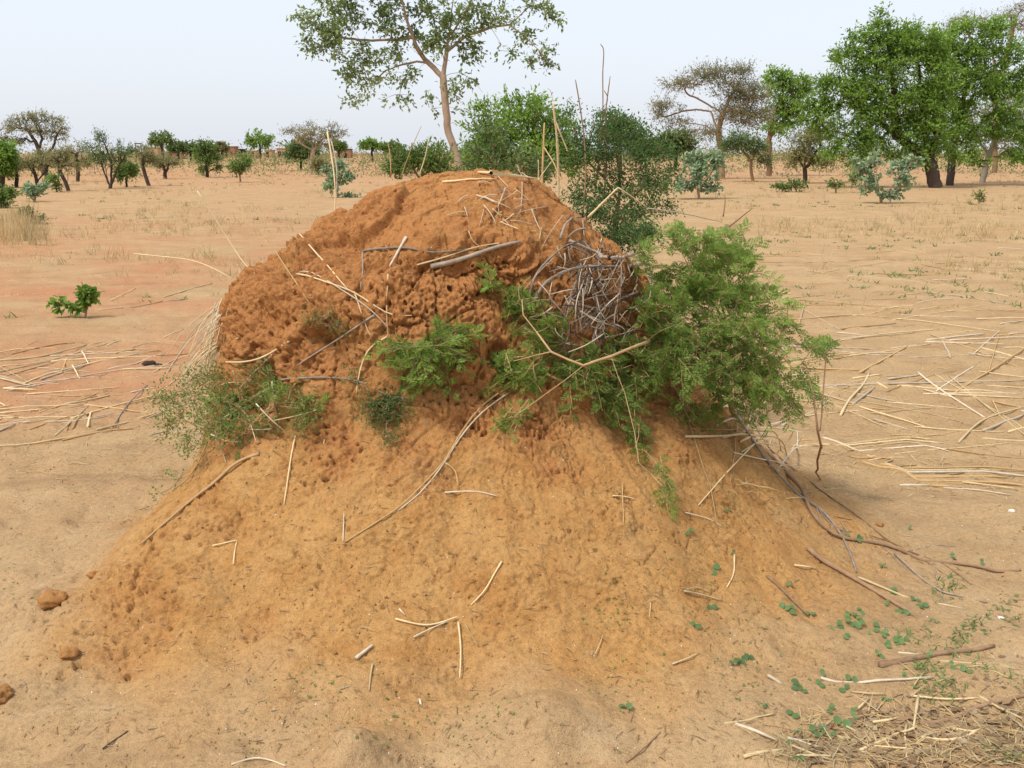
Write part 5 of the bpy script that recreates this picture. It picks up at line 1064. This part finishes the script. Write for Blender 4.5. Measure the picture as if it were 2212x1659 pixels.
# thin roots and twigs fanning off the trailing limbs, and straws through the left bush
for k in range(16):
    f = rk.random(); u, v = 1690 + 330 * f, 1030 + 190 * f ** .7; a = rk.normal(.55, .5); L = rk.uniform(50, 150)
    stick('dry_twig', [(u, v), (u + math.cos(a) * L * .5, v + math.sin(a) * L * .5 + rk.normal(0, 8)), (u + math.cos(a) * L, v + math.sin(a) * L * .8)], rk.uniform(.0025, .0048), ['bark_grey', 'bark_brown'][k % 2],
          f'thin {["grey", "brown"][k % 2]} twig fanning off the limbs trailing down the right flank', 'twig', 'thin twigs off the trailing limbs')
for k in range(26):
    u, v = rk.normal(500, 75), rk.normal(890, 40); a = rk.uniform(0, math.pi); L = rk.uniform(40, 110); y_ = on(u, v).y if on(u, v).y < 4.6 else 3.9
    p_ = [(u - math.cos(a) * L / 2, v - math.sin(a) * L / 2, min(y_, 4.0) - rk.uniform(.03, .12)), (u, v + rk.normal(0, 5), min(y_, 4.0) - .08), (u + math.cos(a) * L / 2, v + math.sin(a) * L / 2, min(y_, 4.0) - rk.uniform(.03, .12))]
    stick('loose_straw', p_, rk.uniform(.0025, .0045), ['straw_grey', 'straw', 'bark_tan'][k % 3], f'thin {["bleached grey", "yellow", "tan"][k % 3]} stem caught in the thorny bush on the left flank', 'straw', 'pale stems caught in the left bush')

# the tangle of dead twigs
bp = empty('brush_pile', on(1290, 640).to_tuple(), 'tangled grey pile of dead thorny twigs on the upper right of the mound', 'brush pile')
def twig(pts, r, mt, parent, nm='twig'):
    Q = bezier_path(path3(pts, r)); Q = densify(list(Q), .05, r * .4)
    return part(stalk_mesh(np.array(Q), r, .45, False, 5), nm, M[mt], parent)
yb = lambda u, v, o: (u, v, on(u, v).y - o)
for pts, r in [([yb(1140,655,.03),yb(1160,590,.06),yb(1215,535,.09),yb(1260,520,.08)],.0075),([yb(1150,660,.02),yb(1180,610,.07),yb(1240,580,.1),yb(1310,575,.12),yb(1370,580,.1)],.011),([yb(1230,520,.08),yb(1290,545,.12),yb(1350,555,.12),yb(1400,540,.1)],.010),
  ([yb(1210,515,.06),yb(1225,480,.06),yb(1255,470,.06),yb(1262,510,.06)],.008),([yb(1330,560,.1),yb(1360,535,.1),yb(1368,500,.1),yb(1362,470,.1)],.012),([yb(1360,575,.1),yb(1400,570,.08),yb(1410,620,.06)],.013),([yb(1185,640,.05),yb(1230,700,.06),yb(1215,760,.04)],.006),
  ([yb(1130,640,.03),yb(1105,690,.02)],.006),([yb(1255,570,.1),yb(1235,640,.08),yb(1215,720,.05),yb(1212,745,.03)],.006),([yb(1280,545,.12),yb(1255,520,.1),yb(1230,540,.08)],.007)]: twig(pts, r * .68, 'bark_grey', bp, 'branch')
for k in range(165):
    u, v = rk.normal(1290, 48), rk.normal(640, 66); a = rk.uniform(0, math.pi) if k % 3 else rk.normal(1.75, .45); L = rk.uniform(30, 100); b_ = rk.normal(0, 8)
    o_ = rk.uniform(.02, .15)
    p0 = (u - math.cos(a) * L * .5, v - math.sin(a) * L * .5); p1 = (u + b_ * math.sin(a), v - b_ * math.cos(a)); p2 = (u + math.cos(a) * L * .5, v + math.sin(a) * L * .5)
    twig([yb(*p0, o_ * rk.uniform(.3, 1)), yb(*p1, o_), yb(*p2, o_ * rk.uniform(.3, 1))], rk.uniform(.0014, .0038), ['bark_grey', 'straw_grey', 'bark_grey', 'bark_dark', 'straw_grey'][k % 5], bp)
# dry grass hanging round the left shoulder
gt = empty('grass_tuft', on(480, 700).to_tuple(), 'long dry grass stems drooping off the left shoulder of the mound', 'grass tuft')
for k in range(64):
    u0, v0 = rk.normal(486, 12), rk.uniform(640, 740); L = rk.uniform(60, 190); sp2 = rk.uniform(.1, .75); y0 = rk.uniform(4.0, 4.35)
    twig([(u0, v0, y0), (u0 - L * sp2 * .55, v0 + L * .3, y0 - .03), (u0 - L * sp2, v0 + L * (.95 - .3 * sp2), y0 - .08)], rk.uniform(.0022, .0038), ['straw', 'straw_grey', 'straw'][k % 3], gt, 'stem')

# ------------------------------------------------------------------ seedlings, clods and litter
def disc_leaf():
    m_ = MB(); n = 12; a = np.arange(n) * 2 * math.pi / n
    r_ = 1 - 0.16 * np.exp(-((a - math.pi) ** 2) * 2)
    V = np.stack([0.5 + 0.5 * r_ * np.cos(a), 0.5 * r_ * np.sin(a), 0.10 * np.cos(2 * a)], 1)
    m_.add(np.concatenate([V, [[0.5, 0, -0.05]]]), None, [[i_, (i_ + 1) % n, n] for i_ in range(n)])
    return m_
_pl = disc_leaf().build('leaf', M['leaf_round']); leaf_me = _pl.data; bpy.data.objects.remove(_pl)
ms_ = MB(); ms_.tube([(0, 0, 0), (.001, 0, .5), (0, .001, 1)], .06, 5); _pl = ms_.build('stem', M['leaf_round']); stem_me = _pl.data; bpy.data.objects.remove(_pl)
def seedling(u, v, s, nl, label, group):
    p = on(u, v); e = empty('seedling', p.to_tuple(), label, 'seedling', group); h_ = rk.uniform(.005, .016); a0 = rk.uniform(0, 6.28); e.rotation_euler = (R(26) + rk.normal(0, .12), rk.normal(-.1, .12), 0)
    o = bpy.data.objects.new('stem', stem_me); COL.objects.link(o); o.parent = e; o.scale = (.02, .02, h_)
    for k in range(nl):
        o = bpy.data.objects.new('leaf', leaf_me); COL.objects.link(o); o.parent = e; o.location = (0, 0, h_ * (1 if k < 2 else .6))
        o.rotation_euler = (rk.normal(0, .22), rk.normal(-.05, .25), a0 + (math.pi if k % 2 else 0) + (1.5 if k > 1 else 0) + rk.normal(0, .25)); q = s * rk.uniform(.8, 1.15); o.scale = (q, q, q)
sd = [(95,130),(130,385),(25,485),(10,710),(460,570),(440,705),(480,725),(585,750),(130,1045),(165,1035),(220,1010),(800,280),(885,310),(1020,465),(1085,615),(1215,665),(1250,700),(1040,685),(1140,735),(1335,795),(720,835),(770,820),(810,785),(830,750),(850,820),(800,880),(890,730),(885,790),(935,865),(985,830),
  (1035,875),(1055,935),(1110,920),(1135,900),(995,995),(660,1110),(650,1165),(830,1135),(500,1180),(545,1200),(795,1195),(320,1300),(490,1345),(708,1325),(845,1320),(850,1385),(775,1430),(510,1450),(610,1485),(650,1470),(710,1485),(470,1560),(515,1640),(1040,1280),(1285,1005),(1420,1080),(1140,1115),(1510,1105),(1430,435),(1600,460),(1180,240),(1420,530)]
zones = {}
for (x, y) in sd:
    u, v = 1536 + x * .3634, 1056 + y * .3634
    z_ = 'on the lower right apron' if u < 1700 and v < 1450 else 'in the cluster below the half buried log' if v < 1425 and u < 1960 and v > 1310 else 'beside the trailing limbs' if v < 1310 else 'near the brown cut branch' if u > 1880 else 'on bare sand by the bottom straw litter'
    zones.setdefault(z_, []).append((u, v))
for z_, lst in zones.items():
    for k, (u, v) in enumerate(sorted(lst)):
        seedling(u, v, rk.uniform(.012, .026), 2 if rk.random() < .75 else 3, f'round-leaved green seedling {z_}, {ORD[k] or "first"} from the left', 'round-leaved seedlings ' + z_)
for (u, v, lb) in [(1350, 1531, 'lone bluish seedling at the bottom right of the pale clay knob'), (1502, 1353, 'lone seedling on the apron left of the half buried log'), (1489, 1152, 'lone tiny seedling high on the right apron')]: seedling(u, v, .02, 2, lb, None)

def clod(u, v, rad, label, mat='soil', sq=.65, cat='clod', name='soil_clod'):
    p = np.array(on(u, v)); bm_n = 26; m_ = MB()
    tt_ = np.linspace(0.001, math.pi, 16)[:, None]; ff = (np.arange(bm_n) * 2 * math.pi / bm_n)[None]
    V = np.stack([np.sin(tt_) * np.cos(ff), np.sin(tt_) * np.sin(ff), np.cos(tt_) * np.ones_like(ff)], -1).reshape(-1, 3)
    q = 1 + .35 * perlin(V, 1.6, u) + .22 * perlin(V, 4.0, v) + .10 * perlin(V, 9.0, u); V = V * q[:, None] * rad * np.array([1, .8, sq]) + p + np.array([0, 0, rad * sq * .35])
    i_ = np.arange(15)[:, None]; k_ = np.arange(bm_n)[None]; k3 = (k_ + 1) % bm_n
    m_.add(V, np.stack([i_ * bm_n + k_, (i_ + 1) * bm_n + k_, (i_ + 1) * bm_n + k3, i_ * bm_n + k3], -1).reshape(-1, 4))
    o = solo(m_, name, M[mat], label, cat, None, base=p.tolist())
    if mat == 'soil': set_soil(o, np.tile([[1.0, .55, 0]], (len(V), 1)))
clod(112, 1300, .045, 'crumbly brown soil clod at the left foot of the mound'); clod(-2, 1508, .04, 'round soil clod cut by the left edge near the bottom')
clod(150, 1415, .03, 'small rough clod below the crumbly brown clod'); clod(203, 1245, .022, 'tiny clod on sand above the fissured left foot')
clod(640, 825, .022, 'pale clod lodged against the bowed grey stick'); clod(1900, 1135, .016, 'tiny dark clod on sand right of the trailing limbs')
M['dung'] = plain('dung', (.05, .035, .028)); clod(322, 783, .05, 'dark dried dung lump on the straw-strewn sand left of the mound', 'dung', .45, 'dung', 'dung_lump')
clod(342, 786, .028, 'smaller dark dung lump beside the bigger one', 'dung', .4, 'dung', 'dung_lump')
M['bone'] = plain('bone', (.75, .72, .66))
clod(2160, 1335, .012, 'small white feathery scrap on sand above the weeds at the right', 'bone', .4, 'scrap', 'white_scrap'); clod(2185, 1108, .014, 'small white scrap on sand near the right edge', 'bone', .5, 'scrap', 'white_scrap')

def scatter_uv(n, us, vs, keep=None):
    out = []
    for u, v in zip(us, vs):
        if v > 345: out.append(on(u, v))
    return np.array([tuple(p) for p in out])
def tetra(name, P_, s, mat, label, soil=None):
    n = len(P_); m_ = MB(); b = np.array([[1, 0, -.4], [-.5, .87, -.4], [-.5, -.87, -.4], [0, 0, .9]])
    ang = rk.uniform(0, 6.28, n); c, s_ = np.cos(ang), np.sin(ang); Rm = np.stack([np.stack([c, -s_, 0 * c], -1), np.stack([s_, c, 0 * c], -1), np.stack([0 * c, 0 * c, 1 + 0 * c], -1)], 1)
    V = P_[:, None] + np.einsum('nij,nkj->nki', Rm, b[None] * rk.uniform(.5, 1.3, (n, 4, 1))) * s[:, None, None]
    m_.add(V.reshape(-1, 3), None, (np.arange(n)[:, None, None] * 4 + np.array([[0, 1, 3], [1, 2, 3], [2, 0, 3], [0, 2, 1]])[None]).reshape(-1, 3))
    o = m_.build(name, mat, None, False); tag(o, label, 'litter', kind='stuff')
    if soil is not None: set_soil(o, soil[np.repeat(np.arange(n), 4)])
P_ = scatter_uv(0, rk.uniform(-60, 2280, 5200), 360 + 1320 * rk.random(5200) ** 1.2)
tetra('soil_crumbs', P_, rk.uniform(.0015, .006, len(P_)) * (1 + .12 * P_[:, 1]), M['soil'], 'loose soil crumbs on the ground', np.stack([moundness(P_[:, 0], P_[:, 1]), .4 + 0 * P_[:, 0], .5 + 0 * P_[:, 0]], 1))
P_ = scatter_uv(0, rk.uniform(-60, 2280, 700), 500 + 1180 * rk.random(700))
tetra('white_chips', P_, rk.uniform(.001, .0028, len(P_)) * (1 + .15 * P_[:, 1]), M['bone'], 'tiny white chips and quartz grains on the soil')
def strips(name, uv, L, W, mat, label, cat='litter', rise=.15, shape='strip'):
    P2 = np.array([tuple(on(u, v, .003)) for u, v in uv]); n = len(P2); m_ = MB(); a = rk.uniform(0, 6.28, n)
    D = np.stack([np.cos(a), np.sin(a), rk.normal(0, rise, n)], 1); m_.leaves(P2, D, np.stack([rk.normal(0, .4, n), rk.normal(0, .4, n), np.ones(n)], 1), L * rk.uniform(.4, 1.3, n), W * rk.uniform(.6, 1.3, n), .06, shape)
    o = m_.build(name, mat, None, False); tag(o, label, cat, kind='stuff')
M['dead_leaf'] = leaf_mat('dead_leaf', [(.26, .16, .08), (.36, .25, .14), (.18, .11, .06), (.42, .33, .22)], .1)
g = rk.normal
strips('straw_litter', [(u, v) for u, v in zip(rk.uniform(1640, 2240, 1000), 1659 - np.abs(g(0, 85, 1000))) if v > 1380 + (2212 - u) * .35 and u > 1560], .075, .0032, M['grass_dry'], 'fine broken straw litter in the lower right corner')
strips('leaf_litter', [(u, v) for u, v in zip(rk.uniform(1720, 2240, 1200), 1659 - np.abs(g(0, 90, 1200))) if v > 1400 + (2212 - u) * .4], .035, .016, M['dead_leaf'], 'dead brown leaf litter in the lower right corner', shape='rhomb')
strips('straw_litter', list(zip(rk.uniform(1560, 2240, 1500), 540 + 540 * rk.random(1500))), .10, .004, M['grass_dry'], 'fine straw bits strewn over the sand right of the mound', rise=.05)
strips('straw_litter', list(zip(rk.uniform(-20, 470, 700), 560 + 480 * rk.random(700))), .10, .004, M['grass_dry'], 'fine straw bits strewn over the sand left of the mound', rise=.05)
strips('twig_litter', list(zip(rk.uniform(-20, 2240, 2200), 440 + 1220 * rk.random(2200) ** 1.3)), .04, .0035, M['dead_leaf'], 'scattered dark twig crumbs on the soil', rise=.05)
strips('weeds', [(u + g(0, 22), v + g(0, 12)) for u, v in [(2075, 1385), (2090, 1370), (2040, 1400), (2060, 1405), (2110, 1360), (1985, 1440), (2000, 1450), (2120, 1450), (2190, 1470), (2180, 1640), (2150, 1625), (2030, 1480), (2060, 1265), (2040, 1275), (2160, 1340), (2180, 1310), (1975, 1375), (2060, 1500), (2010, 1495)] for _ in range(34)], .035, .005, M['grass_green'], 'low green weeds among the litter at the lower right', 'weeds', rise=.7)
strips('green_sprouts', [(u + g(0, sx), v + g(0, sy)) for u, v, sx, sy, n in [(1325, 1270, 22, 30, 40), (1330, 1330, 30, 20, 40), (1480, 1280, 60, 60, 50), (1650, 1450, 90, 60, 60), (720, 1480, 60, 30, 40), (880, 1560, 90, 40, 50), (1340, 1480, 60, 40, 40), (1050, 1560, 60, 50, 40), (600, 1590, 80, 30, 30), (1550, 1420, 90, 60, 50), (60, 1230, 60, 30, 40), (100, 1060, 70, 40, 50), (60, 970, 50, 25, 40), (1880, 1010, 60, 20, 30), (300, 735, 120, 14, 60)] for _ in range(n)], .011, .007, M['leaf_mid'], 'tiny green sprouts dotting the soil', 'sprouts', rise=.4, shape='rhomb')
